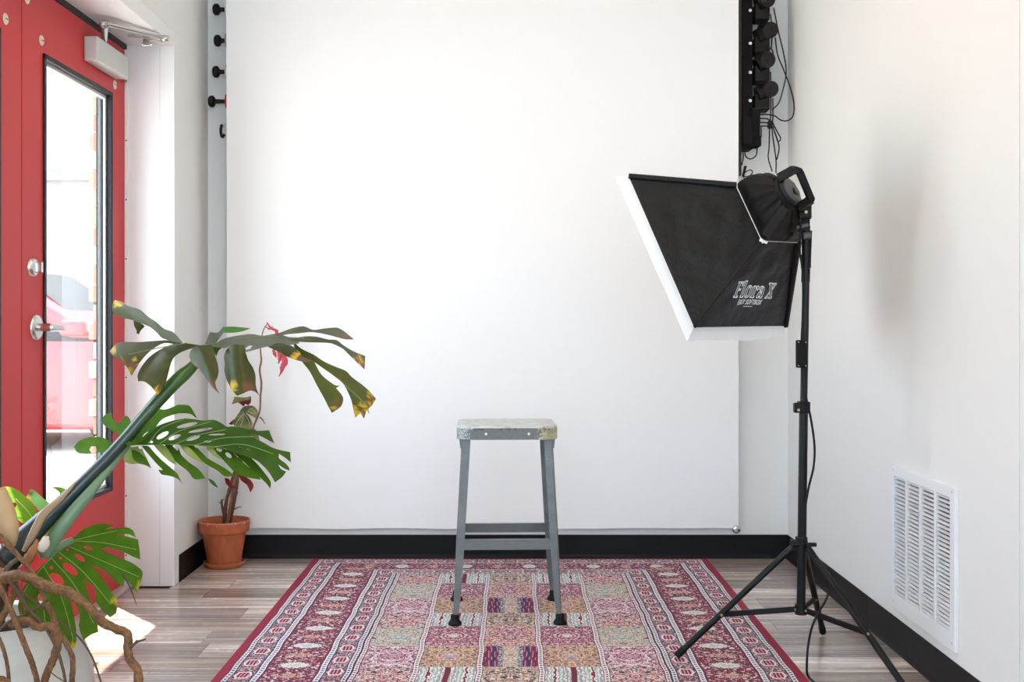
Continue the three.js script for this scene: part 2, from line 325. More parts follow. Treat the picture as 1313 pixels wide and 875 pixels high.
// ---------------------------------------------------------------- paper backdrop on its roller bracket
const paperD = (h) => 4.70 + (2.62 - h) / 2.49 * 0.118;
{
  const pos = [], uv = [], idx = [], n = 60, m = 60;
  for (let j = 0; j <= m; j++) for (let i = 0; i <= n; i++) {
    const s = i / n, t = j / m, hh = 2.62 - t * 2.488;
    const d = paperD(hh) + 0.004 * noise(s * 3, 5) * t * t - 0.003 * t ** 8;
    const u0 = 289.3 + 1.5 * Math.sin(t * 3.1), u1 = 947;
    const bot = t > 0.97 ? 0.004 * noise(s * 4 + 3, 1) * (t - 0.97) / 0.03 : 0;
    pos.push(((u0 + (u1 - u0) * s) - VU) * d / F, hh + bot, -d); uv.push(s * 2.18, t * 2.49);
  }
  for (let j = 0; j < m; j++) for (let i = 0; i < n; i++) { const k = j * (n + 1) + i; idx.push(k, k + n + 1, k + 1, k + 1, k + n + 1, k + n + 2); }
  const g = new THREE.BufferGeometry(); g.setAttribute('position', new THREE.Float32BufferAttribute(pos, 3)); g.setAttribute('uv', new THREE.Float32BufferAttribute(uv, 2)); g.setIndex(idx); g.computeVertexNormals();
  const roll = thing('paper_backdrop', 'wide white seamless paper backdrop hanging in front of the back wall', 'backdrop', [-0.11, 2.66, -4.745]);
  obj('paper_sheet', g, M.paper, roll);
  obj('paper_roll', bar(V(-1.12, 2.66, -4.745), V(0.93, 2.66, -4.745), 0.045, 0.045, 28), M.paper, roll);
  const b = P(944, 679, paperD(0.14) - 0.004);
  const cap = thing('backdrop_button', 'small round metal button on the lower corner of the paper backdrop', 'button', [b.x, b.y, b.z]);
  obj('disc', lathe([[0, 0.012], [0.010, 0.012], [0.0125, 0.009], [0.0165, 0.007], [0.017, 0]], 0, 0, 0, 30).rotateX(Math.PI / 2).translate(b.x, b.y, b.z), M.chrome, cap);
  // stacked rolls behind the sheet, each with a black plug
  const cols = [lin(0.75, 0.74, 0.72), lin(0.30, 0.30, 0.31), lin(0.62, 0.55, 0.45), lin(0.62, 0.03, 0.03)];
  [12, 52, 92, 130].forEach((v, i) => {
    const y = P(0, v, 4.775).y, z = -4.778, x0 = (289 - VU) * 4.778 / F + 0.004, x1 = 0.93, ru = [280, 281.5, 279.5, 274][i];
    const o = thing('background_roll', ['background roll with a black end knob, topmost of the four', 'background roll with a black end knob, second from the top', 'background roll with a black end knob, just above the red one', 'red background roll with a long black end knob, lowest of the four'][i], 'paper roll', [0, y, z], 'rolls on the bracket');
    obj('tube', bar(V(x0, y, z), V(x1, y, z), 0.03, 0.03, 24), mat(cols[i], 0.8), o);
    const kx = (ru - VU) * 4.778 / F;
    obj('end_knob', lathe([[0, -0.022], [0.017, -0.021], [0.0245, -0.014], [0.0245, -0.002], [0.018, 0.004], [0.010, 0.008], [0.0085, 0.03], [0.0085, x0 - kx + 0.02]], 0, 0, 0, 24).rotateZ(-Math.PI / 2).translate(kx, y, z), M.black, o);
  });
  const hk = P(284.5, 168, 4.77);
  const hook = thing('wall_hook', 'small black hook on the back wall beside the paper edge', 'hook', [hk.x, hk.y, hk.z]);
  obj('hook', [tube(px([284, 160, 4.77], [283, 168, 4.77], [285, 176, 4.77], [288, 172, 4.77]), 0.006, 18, 8), bar(P(284, 161, 4.77), P(284, 161, 4.85), 0.006)], M.black, hook);
}
{ // motor bracket
  const bz = -4.80, br = thing('motor_bracket', 'black roller bracket with four motors beside the paper backdrop', 'bracket', [0.98, 2.0, -4.85]);
  const X = (u, d = 4.78) => (u - VU) * d / F, Y = (v, d = 4.78) => 1 - (v - VV) * d / F;
  obj('rail', [rbox(X(951), X(964.5), Y(192), 2.7, -4.85, -4.77, 0.003), rbox(X(964), X(966), Y(190), 2.7, -4.85, -4.80, 0.001)], M.blackMatte, br);
  obj('rail_edge', rbox(X(948), X(950.5), Y(225), 2.5, -4.85, -4.775, 0.001), mat(lin(0.06, 0.035, 0.025), 0.6), br);
  const motorY = [16, 58, 95, 131], du = [[980, 3], [983.5, 42], [980, 80], [984, 117]];
  motorY.forEach((v, i) => {
    const m = obj('motor', [rbox(X(966), X(985), Y(v + 12), Y(v - 9), -4.83, -4.745, 0.006), rbox(X(968), X(983), Y(v + 13.5), Y(v + 10), -4.80, -4.76, 0.003),
      bar(V(X(968), Y(v - 8), -4.75), V(X(du[i][0]), Y(du[i][1]), -4.755), 0.03, 0.032, 20)], M.black, br);
    const c = V(X(du[i][0]), Y(du[i][1]), -4.735), ax = V(0.25, -0.25, 1).normalize();
    obj('gear_drum', [bar(c.clone().addScaledVector(ax, -0.05), c.clone().addScaledVector(ax, 0.014), 0.033, 0.033, 28), bar(c.clone().addScaledVector(ax, 0.014), c.clone().addScaledVector(ax, 0.017), 0.011, 0.009, 14)], mat(lin(0.018, 0.016, 0.015), 0.5, 0, { specularIntensity: 0.5 }), m);
    obj('axle_bolt', bar(V(X(960), Y(v), -4.77), V(X(960), Y(v), -4.748), 0.008, 0.007, 12), M.chrome, m);
  });
  obj('control_box', [rbox(X(950), X(962), Y(187), Y(152), -4.80, -4.73, 0.004), rbox(X(962), X(973), Y(189), Y(140), -4.82, -4.75, 0.004), rbox(X(965), X(974), Y(189), Y(176), -4.81, -4.745, 0.004)], M.blackMatte, br);
  const D = 4.73, c = (pts, r = 0.0028) => tube(pts.map(([u, v, d]) => P(u, v, d ?? D)), r, pts.length * 8, 6);
  const lines = [
    [[992, 10], [998, 40], [1005, 70], [1008, 92], [1004, 115], [998, 133], [990, 141]],
    [[994, 48], [997, 70], [1005, 90], [1014, 115], [1018, 135], [1016, 150], [1009, 155], [1001, 154], [994, 149], [985, 147], [974, 147]],
    [[988, 18], [990, 40], [989, 62]], [[986, 60], [991, 66], [991, 72]],
    [[988, 92], [988.5, 125], [988, 150], [987, 160], [986, 190], [985, 202], [990, 220]],
    [[991, 126], [991, 150], [990, 165], [993, 190], [995, 205], [995, 222]],
    [[974, 152], [985, 153], [988, 160]], [[974, 157], [984, 158], [988, 162]], [[974, 162], [984, 162], [988, 164]],
    [[990, 156], [997, 170], [1001, 178], [998, 182], [995, 175], [991, 162]], [[993, 168], [997, 180], [999, 190], [996, 205]],
    [[955, 190], [956, 200], [962, 204], [969, 200], [971, 190]], [[952, 190], [953, 202], [951, 212]],
    [[976, 163], [976, 172], [976, 176]],
  ];
  const cords = thing('motor_cord_bundle', 'thin black motor cords hanging from the roller bracket', 'cords', [P(989, 150, D).x, 1.7, -D]);
  for (const l of lines) obj('cord', c(l), M.cable, cords);
  obj('tie', rbox(P(984.5, 0, D).x, P(990.5, 0, D).x, P(0, 165, D).y, P(0, 155, D).y, -D - 0.012, -D + 0.012, 0.004), M.black, cords);
  const loop = thing('cord_clip', 'small looped black cord beside the paper edge above the softbox', 'cord', [P(955, 215, D).x, P(0, 225, D).y, -D]);
  obj('cord', [c([[953, 226], [960, 226], [965, 221], [963, 218], [957, 220], [953, 226], [956, 230]], 0.0025), bar(P(952.5, 227, D), P(956, 213, D), 0.005, 0.006, 10)], M.cable, loop);
}
// ---------------------------------------------------------------- rug
{
  const RW = 1.66, RL = 2.3, far = 4.80, N = 1480, K = 2048;
  const C = { red: [140, 24, 52], dred: [110, 22, 46], navy: [40, 38, 72], white: [222, 212, 208], peach: [222, 176, 146], yel: [204, 182, 140], green: [152, 178, 168], pur: [108, 38, 88], pink: [206, 140, 150], grey: [150, 146, 150], blue: [88, 104, 140], brown: [120, 70, 56] };
  const flor = (x, y, p, s = 62) => {
    s *= 0.72;
    const wx = x + 0.006 * noise(x * 40 + 5, y * 40), wy = y + 0.006 * noise(x * 40, y * 40 + 8);
    const n = noise(wx * s, wy * s), n2 = noise(wx * s * 1.3 + 71, wy * s * 1.3 + 13), n3 = noise(x * 230, y * 230);
    if (n3 > 0.6) return p[3];
    if (n3 < -0.74) return C.white;
    if (Math.abs(n) < 0.17) return p[1];
    if (n2 > 0.36) return p[2];
    if (n2 < -0.46) return p[3];
    return n > 0.1 ? p[4] : p[0];
  };
  const chain = (q, t, w, dots, back = C.white) => {             // q across 0..w, t along
    if (q < w * 0.16 || q > w * 0.84) return C.navy;
    const k = ((t / 0.02) % 1 + 1) % 1;
    return Math.abs(q / w - 0.5) < 0.17 && Math.abs(k - 0.5) < 0.26 ? dots : back;
  };
  const cart = (q, t, w) => {
    const k = ((t / 0.118) % 1 + 1) % 1 - 0.5, a = (q / w - 0.5) * 2.1, e = Math.hypot(a, k * 3.6), hex = Math.max(Math.abs(a) * 0.95 + Math.abs(k) * 1.2, Math.abs(k) * 3.4);
    if (hex < 0.66) return Math.sin(q * 620) > 0.2 ? C.pink : C.dred;
    if (hex < 0.86) return C.white;
    return flor(q + 3, t, [C.dred, C.grey, C.white, C.navy, C.red], 90);
  };
  const medallion = (a, b, ra, rb) => Math.abs(a) / ra + Math.abs(b) / rb - 0.25 * Math.cos(Math.atan2(b, a) * 8) * 0.4;
  const rows = [0.17, 0.40, 0.613];
  const map = dataTex(N, K, (i, j) => {
    let x = i / N * RW, y = j / K * RL;                             // y from the far end
    x += 0.0045 * noise(y * 4.5, 3) ; const yy = y;
    y += 0.003 * noise(x * 5, 9);
    const m = Math.min(x, RW - x), e = Math.min(y, RL - y) * 1.33, side = m < e, b = side ? m : e, t = side ? y : x * 1.0;
    let c;
    if (b < 0.027) c = C.red;
    else if (b < 0.048) c = chain(b - 0.027, t, 0.021, C.navy);
    else if (b < 0.106) c = cart(b - 0.048, t, 0.058);
    else if (b < 0.131) c = chain(b - 0.106, t, 0.025, C.blue);
    else if (b < 0.28) {
      const q = b - 0.2055, per = side ? 0.2 : 0.26, k = ((t / per) % 1 + 1) % 1 - 0.5, kk = ((t / per + 0.5) % 1 + 1) % 1 - 0.5;
      const md = Math.hypot(q / 0.068, k * per / 0.031) ** 0.8 + Math.abs(q) * 5 + 0.18 * noise(q * 90, t * 90), m2 = Math.hypot(q / 0.05, kk * per / 0.022) + 0.25 * noise(q * 80, t * 80);
      const zig = 0.071;
      if (md < 0.45) c = flor(q + 9, t, [C.green, C.grey, C.white, C.green, C.white], 110);
      else if (md < 0.95) c = flor(q, t, [C.white, C.white, C.white, C.green, C.white], 90);
      else if (md < 1.08) c = C.dred;
      else if (m2 < 0.9) c = flor(Math.abs(q) + 2, t, [C.yel, C.dred, C.peach, C.red, C.white], 90);
      else if (Math.abs(q) > zig) c = C.red;
      else c = flor(q + 7, t, [C.red, C.dred, C.white, C.navy, C.red], 58);
    }
    else if (b < 0.304) c = chain(b - 0.28, t, 0.024, C.blue);
    else if (b < 0.358) c = cart(b - 0.304, t + 0.03, 0.054);
    else if (b < 0.378) c = chain(b - 0.358, t, 0.02, C.navy);
    else if (b < 0.396) c = chain(b - 0.378, t, 0.018, C.red, C.white);
    else {
      const fx = x - RW / 2, ax = Math.abs(fx), ph = (((yy - 0.29) % 0.613) + 0.613) % 0.613, r = ph < rows[0] ? 0 : ph < rows[1] ? 1 : 2;
      const r0 = r ? rows[r - 1] : 0, r1 = rows[r], ly = ph - (r0 + r1) / 2, edge = Math.min(ph - r0, r1 - ph);
      if (Math.abs(ax - 0.089) < 0.0095 || Math.abs(ax - 0.272) < 0.0095) {
        const q = (Math.abs(ax - 0.089) < 0.0095 ? ax - 0.089 : ax - 0.272) + 0.0095, k = ((yy / 0.021) % 1 + 1) % 1;
        c = q < 0.002 || q > 0.017 ? C.navy : Math.abs(q - 0.0095) < 0.0033 && Math.abs(k - 0.5) < 0.24 ? C.dred : C.white;
      } else if (ax < 0.089) {
        if (r === 0) c = flor(ax, ly, [C.yel, C.brown, C.white, C.navy, C.peach], 62);
        else if (r === 1) c = Math.hypot(ax / 0.03, (ly + 0.02) / 0.035) < 1 ? flor(ax + 1, ly, [C.pink, C.navy, C.white, C.pur, C.pink], 90) : flor(ax + 5, ly, [C.peach, C.dred, C.white, C.pur, C.peach], 66);
        else c = ax < 0.022 ? flor(ax + 2, ly, [C.peach, C.red, C.green, C.white, C.yel], 90) : ax < 0.036 ? flor(ax, ly, [C.grey, C.navy, C.white, C.navy, C.green], 80) : Math.abs(noise(ax * 30, ly * 9)) * 0.35 + (Math.sin((ax + 0.004 * Math.sin(ly * 60)) * 330) * 0.5 + 0.5) > 0.62 ? (Math.sin(ax * 700 + ly * 30) > 0.55 ? C.pink : C.pur) : Math.sin(ax * 160) > 0.35 ? C.navy : C.dred;
      } else if (ax < 0.272) {
        const q = ax - 0.18;
        if (r === 0) c = Math.abs(q) < 0.008 ? C.dred : Math.sin((Math.abs(q) + 0.004 * noise(q * 60, ly * 30)) * 560) > 0.25 ? C.white : Math.sin(Math.abs(q) * 215) > 0.3 ? C.green : Math.sin(Math.abs(q) * 120 + 1) > 0.4 ? C.dred : C.grey;
        else if (r === 1) { const w = Math.hypot(q / 0.05, ly / 0.058); c = w < 0.35 ? flor(q, ly, [C.white, C.green, C.white, C.pink, C.white], 90) : w < 1 ? (Math.sin(w * 22 + 2 * noise(q * 70, ly * 70)) > 0.3 ? C.dred : flor(Math.abs(q), ly, [C.white, C.pink, C.white, C.pur, C.pink], 80)) : flor(Math.abs(q) + 4, ly, [C.red, C.white, C.pink, C.navy, C.red], 58); }
        else c = Math.hypot(q / 0.03, ly / 0.03) < 1 ? flor(Math.abs(q) + 6, ly, [C.grey, C.pur, C.pink, C.white, C.grey], 90) : flor(Math.abs(q) + 8, ly, [C.yel, C.pur, C.peach, C.brown, C.yel], 60);
      } else {
        const q = ax - 0.352;
        if (r === 0) c = flor(Math.abs(q) + 12, ly, [C.peach, C.white, C.navy, C.dred, C.pink], 48);
        else if (r === 1) { const w = Math.hypot(q / 0.045, ly / 0.045); c = w < 0.75 ? flor(Math.abs(q) + 1, ly, [C.green, C.grey, C.white, C.blue, C.yel], 80) : flor(Math.abs(q) + 14, ly, [C.yel, C.white, C.grey, C.navy, C.yel], 60); }
        else { const w = Math.hypot(q / 0.06, (ly - 0.02) / 0.07); c = w > 0.9 && w < 1.0 && noise(q * 60, ly * 60) > -0.2 ? C.white : flor(Math.abs(q) + 17, ly, [C.pink, C.dred, C.white, C.pur, C.white], 62); }
      }
      if (edge < 0.003 && ax < 0.35 && c !== C.white) c = C.grey;
    }
    const g = 0.9 + 0.2 * rnd();
    return [Math.min(255, c[0] * g), Math.min(255, c[1] * g), Math.min(255, c[2] * g)];
  });
  const pile = dataTex(512, 512, () => { const v = 90 + 160 * rnd(); return [v, v, v]; }, false); pile.repeat.set(3, 4);
  const g = new RoundedBoxGeometry(RW, 0.009, RL, 2, 0.003), p = g.attributes.position, nn = g.attributes.normal, uv = g.attributes.uv;
  for (let i = 0; i < p.count; i++) nn.getY(i) > 0.5 ? uv.setXY(i, p.getX(i) / RW + 0.5, p.getZ(i) / RL + 0.5) : uv.setXY(i, 0.004, 0.004);
  single('patterned_rug', g.translate(-0.002, 0.0046, -far + RL / 2), mat(lin(1, 1, 1), 0.95, 0, { map, bumpMap: pile, bumpScale: 0.0015, sheen: 0.25, sheenRoughness: 0.6 }), 'crimson oriental rug with ornate panels and chain borders under the stool', 'rug');
}

// ---------------------------------------------------------------- stool
{
  const cx = -0.016, cz = -3.912, H = 0.66, o = thing('metal_stool', 'worn grey steel stool standing on the patterned rug', 'stool', [cx, 0.009, cz]);
  const grey = (f) => dataTex(512, 512, f);
  const topMap = grey((i, j) => { const x = i / 512, y = j / 512, n = noise(x * 6, y * 6), f = noise(x * 40, y * 40), s = noise(x * 3 + 8, y * 14 + 3); const k = 1 + 0.05 * n + 0.03 * f; if (s > 0.72 && f > 0.1) return [132, 96, 78]; if (n < -0.6) return [168, 172, 172]; return [196 * k, 200 * k, 196 * k]; });
  const legMap = grey((i, j) => { const x = i / 512, y = j / 512, n = noise(x * 5, y * 9), f = noise(x * 60, y * 80); const k = 1 + 0.07 * n + 0.05 * f; if (f > 0.86 && n > 0.2) return [66, 58, 54]; return [106 * k, 109 * k, 109 * k]; });
  const skirtMap = dataTex(1024, 64, (i, j) => {
    const x = i / 1024, y = j / 64, n = noise(x * 30, y * 3), f = noise(x * 90, y * 7);
    const k = 1 + 0.05 * n + 0.04 * f;
    if (y > 0.80 && noise(x * 12 + 4, 2) > -0.15 && n + f * 0.6 > 0.0) return [92 + 20 * f, 62, 52];
    if (x + 0.05 * n + 0.04 * f > 0.82) return y > 0.55 && f > 0.5 ? [110, 66, 44] : [176 * k, 172 * k, 138 * k];
    if (x + 0.06 * n < 0.13 && f > 0.15) return [176, 184, 190];
    return [104 * k, 107 * k, 106 * k];
  });
  const mTop = mat(lin(1, 1, 1), 0.5, 0, { map: topMap }), mLeg = mat(lin(1, 1, 1), 0.42, 0.15, { map: legMap }), mSk = mat(lin(1, 1, 1), 0.42, 0.1, { map: skirtMap });
  const hw = 0.168, hd = 0.165, r = 0.056; o.rotation.y = 0.03;
  const rr = (a, b, rad) => { const s = new THREE.Shape(); s.moveTo(-a + rad, -b); s.lineTo(a - rad, -b); s.absarc(a - rad, -b + rad, rad, -Math.PI / 2, 0); s.lineTo(a, b - rad); s.absarc(a - rad, b - rad, rad, 0, Math.PI / 2); s.lineTo(-a + rad, b); s.absarc(-a + rad, b - rad, rad, Math.PI / 2, Math.PI); s.lineTo(-a, -b + rad); s.absarc(-a + rad, -b + rad, rad, Math.PI, Math.PI * 1.5); return s; };
  // seat pan: rounded top, shallow dish
  const seatG = new THREE.ExtrudeGeometry(rr(hw - 0.006, hd - 0.006, r - 0.006), { depth: 0.002, bevelEnabled: true, bevelSize: 0.006, bevelThickness: 0.006, bevelSegments: 4, curveSegments: 14 }).rotateX(-Math.PI / 2);
  { const uv = seatG.attributes.uv, p = seatG.attributes.position; for (let i = 0; i < p.count; i++) uv.setXY(i, p.getX(i) / 0.36 + 0.5, p.getZ(i) / 0.36 + 0.5); }
  const seat = obj('seat', seatG.translate(cx, H - 0.008, cz), mTop, o, 'worn pale painted seat');
  // skirt: ring wall, with two holes in its front and back faces
  const ring = (y0, y1) => {
    const pts = rr(hw, hd, r).getPoints(12), pos = [], uv = [], idx = [];
    const keep = pts.filter((p, i) => i === 0 || p.distanceTo(pts[i - 1]) > 1e-5);
    const n = keep.length;
    for (const [off, flip] of [[0, 0], [-0.0022, 1]]) {
      const base = pos.length / 3;
      keep.forEach((p, i) => { const l = Math.hypot(p.x, p.y), q = p.clone().multiplyScalar(1 + off / l); const a = (p.x + hw) / (2 * hw); for (const y of [y0, y1]) { pos.push(cx + q.x, y, cz + q.y * -1 * -1); uv.push(a, y === y0 ? 0 : 1); } });
      for (let i = 0; i < n - 1; i++) {
        const a = keep[i], b = keep[i + 1];
        if (Math.abs(Math.abs(a.y) - hd) < 1e-4 && Math.abs(Math.abs(b.y) - hd) < 1e-4 && Math.abs(a.x - b.x) > 0.1) continue;   // flat front and back are plates with holes
        const k = base + i * 2; flip ? idx.push(k, k + 2, k + 1, k + 1, k + 2, k + 3) : idx.push(k, k + 1, k + 2, k + 1, k + 3, k + 2);
      }
    }
    const g = new THREE.BufferGeometry(); g.setAttribute('position', new THREE.Float32BufferAttribute(pos, 3)); g.setAttribute('uv', new THREE.Float32BufferAttribute(uv, 2)); g.setIndex(idx); g.computeVertexNormals(); return g;
  };
  const y1 = H - 0.005, y0 = H - 0.043;
  const plate = (z) => {
    const s = new THREE.Shape([[-hw + r, y0], [hw - r, y0], [hw - r, y1], [-hw + r, y1]].map(([x, y]) => new THREE.Vector2(x, y)));
    for (const hx of [-0.0705, 0.0705]) { const h = new THREE.Path(); h.absarc(hx, (y0 + y1) / 2 + 0.0, 0.0046, 0, Math.PI * 2, true); s.holes.push(h); }
    const g = new THREE.ExtrudeGeometry(s, { depth: 0.0022, bevelEnabled: false, curveSegments: 12 }), uv = g.attributes.uv, p = g.attributes.position;
    for (let i = 0; i < p.count; i++) uv.setXY(i, (p.getX(i) + hw) / (2 * hw), (p.getY(i) - y0) / (y1 - y0));
    return g.translate(cx, 0, z);
  };
  mSk.side = THREE.DoubleSide;
  obj('skirt', [ring(y0, y1), plate(cz + hd - 0.0022), plate(cz - hd)], mSk, seat, 'grey seat rim with chipped rusty paint');
  // legs: angle steel, tapering to the foot
  for (const sx of [-1, 1]) for (const sz of [-1, 1]) {
    const lv = [[0.64, 0.150, 0.138, 0.03], [0.30, 0.168, 0.160, 0.028], [0.11, 0.176, 0.167, 0.024], [0.045, 0.178, 0.169, 0.016], [0.03, 0.178, 0.169, 0.016]];
    const pos = [], idx = [], uv = [], nP = 8;
    for (const [y, hx, hz, w] of lv) {
      const t = 0.003, c = 0.005, sec = [[w, 0], [c, 0], [c * 0.3, c * 0.3], [0, c], [0, w], [t, w], [t, t], [w, t]];
      sec.forEach(([a, b], i) => { pos.push(cx + sx * (hx - a), y, cz + sz * (hz - b)); uv.push(i / 8 * 0.3 + (sx + 1) * 0.2, y * 1.5 + sz * 0.3); });
    }
    for (let k = 0; k < lv.length - 1; k++) for (let i = 0; i < nP; i++) { const a = k * nP + i, b = k * nP + (i + 1) % nP, c = a + nP, d = b + nP; sx * sz > 0 ? idx.push(a, b, c, b, d, c) : idx.push(a, c, b, b, c, d); }
    let g = new THREE.BufferGeometry(); g.setAttribute('position', new THREE.Float32BufferAttribute(pos, 3)); g.setAttribute('uv', new THREE.Float32BufferAttribute(uv, 2)); g.setIndex(idx);
    g = g.toNonIndexed(); g.computeVertexNormals();
    const leg = obj('leg', g, mLeg, o);
    obj('rubber_foot', lathe([[0, 0.0], [0.021, 0.0], [0.0225, 0.004], [0.021, 0.010], [0.015, 0.016], [0.0135, 0.024], [0.0145, 0.027], [0.013, 0.034], [0, 0.034]], cx + sx * 0.173, 0.009, cz + sz * 0.164, 24), M.rubber, leg, 'black rubber foot');
    obj('gusset', flat(V(cx + sx * 0.152, 0.585, cz + sz * 0.128), V(cx + sx * 0.158, 0.63, cz + sz * 0.126), 0.006, 0.02, V(1, 0, 0)), mLeg, leg);
  }
  const sy = 0.27, bw = 0.017;
  for (const s of [-1, 1]) {
    obj('stretcher', [rbox(cx - 0.162, cx + 0.162, sy - bw, sy + bw, cz + s * 0.158 - 0.0015, cz + s * 0.158 + 0.0015, 0.001), box(cx - 0.158, cx + 0.158, sy + bw - 0.003, sy + bw, cz + s * 0.157, cz + s * 0.142)], mLeg, o);
    obj('stretcher', [rbox(cx + s * 0.164 - 0.0015, cx + s * 0.164 + 0.0015, sy - bw, sy + bw, cz - 0.156, cz + 0.156, 0.001), box(cx + s * 0.163, cx + s * 0.148, sy + bw - 0.003, sy + bw, cz - 0.142, cz + 0.142)], mLeg, o);
  }
}

// ---------------------------------------------------------------- air vent on the side wall
{
  const z0 = -3.487, z1 = -3.0, h0 = 0.133, h1 = 0.565, xw = XR, o = thing('air_vent', 'white louvred return air vent low on the side wall', 'vent', [xw, h0, (z0 + z1) / 2]);
  const inx = xw - 0.012, w = 0.03, cols = 4;
  const innerZ0 = z0 + 0.012, innerZ1 = z1 - 0.03, ih0 = h0 + 0.045, ih1 = h1 - 0.028, gap = 0.012, cw = (innerZ1 - innerZ0 - gap * (cols - 1)) / cols;
  const fs = new THREE.Shape([[-z1, h0], [-z0, h0], [-z0, h1], [-z1, h1]].map(([x, y]) => new THREE.Vector2(x, y)));
  for (let c = 0; c < cols; c++) { const a = innerZ0 + c * (cw + gap), p = new THREE.Path([[-a, ih0], [-a, ih1], [-a - cw, ih1], [-a - cw, ih0]].map(([x, y]) => new THREE.Vector2(x, y))); fs.holes.push(p); }
  obj('frame', new THREE.ExtrudeGeometry(fs, { depth: 0.009, bevelEnabled: true, bevelSize: 0.0015, bevelThickness: 0.0015, bevelSegments: 2 }).rotateY(Math.PI / 2).translate(xw - 0.0105, 0, 0), M.vent, o);
  obj('duct', [box(xw + 0.15, xw + 0.6, VH0 - 0.01, VH0, VZ0, VZ1), box(xw + 0.15, xw + 0.6, VH1, VH1 + 0.01, VZ0, VZ1), box(xw + 0.15, xw + 0.6, VH0 - 0.01, VH1 + 0.01, VZ0 - 0.01, VZ0), box(xw + 0.15, xw + 0.6, VH0 - 0.01, VH1 + 0.01, VZ1, VZ1 + 0.01), box(xw + 0.6, xw + 0.61, VH0 - 0.01, VH1 + 0.01, VZ0 - 0.01, VZ1 + 0.01)], mat(lin(0.30, 0.30, 0.30), 0.6), o, 'sheet metal duct behind the grille');
  const rows = 30, sp = (ih1 - ih0) / rows, lg = new THREE.BoxGeometry(0.0085, 0.001, cw);
  for (let c = 0; c < cols; c++) for (let r = 0; r < rows; r++) piece('louvre', lg, M.vent, o, [xw - 0.0066, ih0 + (r + 0.5) * sp, innerZ0 + c * (cw + gap) + cw / 2], [0, 0, 0.5]);
  for (const [z, h] of [[z0 + 0.012, h0 + 0.02], [z1 - 0.015, h0 + 0.02], [z0 + 0.012, h1 - 0.012], [z1 - 0.015, h1 - 0.012]]) piece('screw', screwGeo(), M.alu, o, [inx - 0.0005, h, z], [0, Math.PI / 2, 0]);
}

// ---------------------------------------------------------------- light stand
const PD = 3.32, PX = (1027 - VU) * PD / F;
{
  const o = thing('light_stand', 'black tripod light stand holding the softbox beside the rug', 'light stand', [PX, 0, -PD]);
  const top = P(1034.5, 290, PD), c1 = P(1030.5, 522, PD), base = P(1027, 784, PD);
  obj('pole', [bar(c1, top, 0.0105, 0.0105, 18), bar(base, c1, 0.0128, 0.0128, 18)], M.blackMetal, o);
  obj('pole_collar', [bar(P(1033.6, 327, PD), P(1033.3, 344, PD), 0.0145, 0.0145, 18), bar(P(1033.3, 345, PD), P(1032.8, 362, PD), 0.0125, 0.0125, 18)], M.black, o);
  const cl = obj('clamp_collar', [rbox(c1.x - 0.0165, c1.x + 0.016, c1.y - 0.018, c1.y + 0.016, c1.z - 0.017, c1.z + 0.017, 0.004), rbox(c1.x - 0.03, c1.x - 0.012, c1.y - 0.017, c1.y + 0.012, c1.z - 0.008, c1.z + 0.012, 0.004)], M.black, o);
  obj('knob', bar(V(c1.x - 0.018, c1.y - 0.008, c1.z + 0.01), V(c1.x - 0.018, c1.y - 0.008, c1.z + 0.016), 0.004), M.brass, cl);
  const hub = P(1027.5, 696, PD);
  obj('leg_collar', [bar(V(hub.x, hub.y - 0.022, hub.z), V(hub.x, hub.y + 0.016, hub.z), 0.0195, 0.0175, 18), rbox(hub.x - 0.032, hub.x - 0.010, hub.y - 0.026, hub.y + 0.008, hub.z - 0.011, hub.z + 0.011, 0.004), bar(V(hub.x - 0.03, hub.y - 0.004, hub.z + 0.012), V(hub.x + 0.04, hub.y - 0.004, hub.z + 0.012), 0.006)], M.black, o);
  const low = V(base.x, 0.166, base.z);
  obj('brace_collar', bar(V(low.x, low.y - 0.014, low.z), V(low.x, low.y + 0.014, low.z), 0.0175, 0.0175, 18), M.black, o);
  for (const [fx, fd, f] of [[0.49, 3.356, 0.62], [1.0, 3.65, 0.6], [1.062, 3.03, 0.6]]) {
    const foot = V(fx, 0.012, -fd), dir = V(fx - hub.x, 0, -fd - hub.z).normalize(), a = V(hub.x, hub.y - 0.012, hub.z).addScaledVector(dir, 0.024);
    const onRug = fx < 0.83; if (onRug) foot.y += 0.009;
    const leg = obj('leg', bar(foot, a, 0.0095, 0.0095, 14), M.blackMetal, o);
    obj('rubber_tip', bar(foot.clone().addScaledVector(a.clone().sub(foot).normalize(), -0.002), foot.clone().addScaledVector(a.clone().sub(foot).normalize(), 0.03), 0.011, 0.011, 14), M.rubber, leg);
    const at = a.clone().lerp(foot, f), st = low.clone().addScaledVector(dir, 0.016);
    const br = obj('brace', flat(st, at, 0.016, 0.006, V(0, 1, 0)), M.blackMetal, o);
    obj('rivet', [bar(at.clone().add(V(0, 0, 0.008)), at.clone().add(V(0, 0, 0.0135)), 0.004, 0.003, 10), bar(st.clone().add(V(0, 0, 0.002)), st.clone().add(V(0, 0, 0.008)), 0.004, 0.003, 10)], M.brass, br);
  }
}
